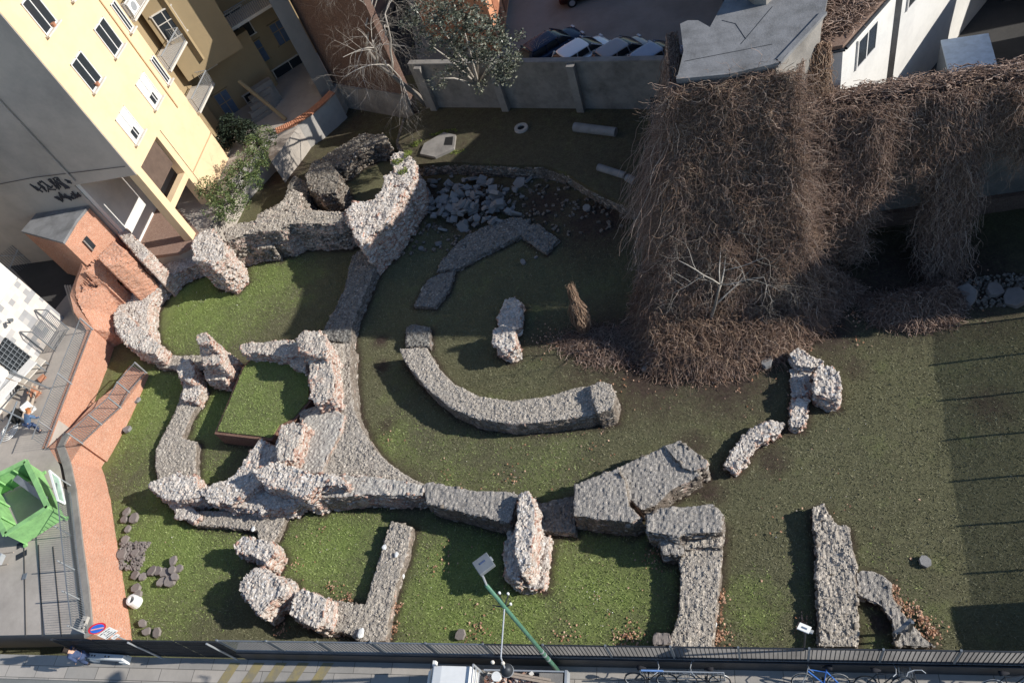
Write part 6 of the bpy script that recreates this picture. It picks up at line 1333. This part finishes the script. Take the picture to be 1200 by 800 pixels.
for lab, pts, z, nm, cat in (('white framed panel leaning by the green steel frame', ((58,552),(66,550),(76,586),(69,588)), .8, 'framed_panel', 'panel'),):
    t_ = thing(nm, lab, cat, at(67,570,0)); W4 = [at(58,551,1.3), at(69,560,.9), at(76,590,.9), at(68,586,1.3)]; f_ = MB()
    for i in range(4): f_.bar(W4[i], W4[(i+1) % 4], .08)
    f_.build('frame', M_WPAINT, t_); q = MB().quad(*W4).build('sheet', plain('pale_green_sheet', (.30, .42, .34), .4), t_); q.modifiers.new('t', 'SOLIDIFY').thickness = .01
    MB().bar(W4[1]-[0, 0, .02], [W4[1][0], W4[1][1], 0], .05).build('leg', M_GALV, t_)
# site clutter
random.seed(5)
def bench_like(name, label, cat, px, py, L1, W1, H1, rz, mat, mat2):
    c = at(px, py, 0); t_ = thing(name, label, cat, c, rz=rz); local(MB().box((0, 0, H1-.03), (L1, W1, .06)), 'top', mat, t_)
    for sx in (-1, 1):
        for sy in (-1, 1): local(MB().box((sx*(L1/2-.06), sy*(W1/2-.06), (H1-.06)/2), (.06, .06, H1-.06)), 'leg', mat2, t_)
    local(MB().box((0, 0, H1*.4), (L1-.14, .04, .04)), 'stretcher', mat2, t_); return t_
bench_like('work_table', 'long pale trestle table in the yard beside the tiled wall', 'table', 26, 462, 3.4, .7, .9, 1.15, M_WFRAME, M_STEELG)
bench_like('work_table', 'grey metal work table with boards left of the long pale table', 'table', 8, 470, 3.0, .6, .9, 1.15, M_GALV, M_STEELG)
bench_like('low_bench', 'low wooden bench below the steel cage', 'bench', 42, 440, 1.8, .6, .4, 1.15, M_SILL, M_STEELG)
for k, (lab, p, q, z0_, z1_) in enumerate((('long steel scaffold pole lying across the work tables', (0,430), (60,456), 1.0, .9), ('rusty scaffold pole under the long steel pole', (0,440), (48,458), .9, .8), ('brown plank lying between the work tables', (26,492), (38,450), .35, .35), ('pale plank lying beside the brown plank', (32,494), (43,452), .3, .3), ('bent grey scaffold pole at the lower end of the tables', (0,478), (46,500), .9, .1), ('thin pole pointing at the standing person from the left', (0,520), (20,470), .1, .9))):
    o = MB().tube([at(*p, z0_), at(*q, z1_)], .045 if 'pole' in lab else .07, 8).build('scaffold_pole' if 'pole' in lab else 'plank', M_STEELG if 'rusty' not in lab and 'plank' not in lab else M_WOODP); tag(o, lab, 'pole' if 'pole' in lab else 'plank')
for lab, px, py, sz, mt in (('terracotta block on the yard floor below the cage', 49, 443, (.4,.25,.2), M_TERRA), ('stack of red bricks beside the tables', 40, 460, (.5,.4,.4), M_TERRA), ('white box on the brick stack', 33, 478, (.5,.35,.55), M_WPAINT), ('black plastic tub between the tables', 19, 488, (.6,.6,.5), M_RUB), ('grey mixer tub at the left edge', 4, 452, (.7,.6,.7), M_GALV)):
    o = bevel(MB().box(at(px, py, sz[2]/2), sz, rz=.9).build('site_box', mt), .02); tag(o, lab, 'box')
chunks('brick_rubble', 'small heap of red brick pieces left of the green frame', 120, (tuple(sorted((at(2,562,0)[0], at(26,556,0)[0]))), tuple(sorted((at(10,566,0)[1], at(10,553,0)[1]))), (0, .18)), M_MIX, .14)
m_ = MB(); cc_ = at(11,500,.04)
for j in range(5): rr_ = .28+.05*j; m_.tube([(cc_[0]+rr_*math.cos(q*.35)+j*.06, cc_[1]+rr_*1.2*math.sin(q*.35)-j*.08, .04+j*.02) for q in range(19)], .02, 5)
o = m_.build('coiled_hose', M_WPAINT); tag(o, 'coiled white hose on the yard floor', 'hose'); o['kind'] = 'thing'
wb = thing('wheelbarrow', 'grey wheelbarrow half in view at the left edge of the yard', 'wheelbarrow', at(6,660,0)); c = at(4,660,0)
MB().prism([(c[0]-.5, c[1]-.35), (c[0]+.35, c[1]-.25), (c[0]+.35, c[1]+.25), (c[0]-.5, c[1]+.35)], .35, .62).build('tray', M_GALV, wb); MB().tube([c+[-.3,-.3,.35], c+[1.0,-.28,.62]], .025, 6).build('handle', M_WOODP, wb); MB().tube([c+[-.3,.3,.35], c+[1.0,.28,.62]], .025, 6).build('handle', M_WOODP, wb); MB().tube([c+[-.65,-.05,.2], c+[-.65,.05,.2]], .2, 14).build('wheel', M_RUB, wb)
for k, (x, y) in enumerate(((26,637),(25,650))): o = MB().box(at(x,y,.012), (.55,.3,.012), rz=.5).build('drain_cover', M_STEEL); tag(o, 'slotted drain cover in the yard, %s of the two' % ('upper', 'lower')[k], 'drain cover')
o = MB().box(at(29,675,.02), (.2,.28,.05), rz=.2).build('floor_hatch', M_STEELG); tag(o, 'small dark hatch plate alone on the yard slabs', 'hatch')
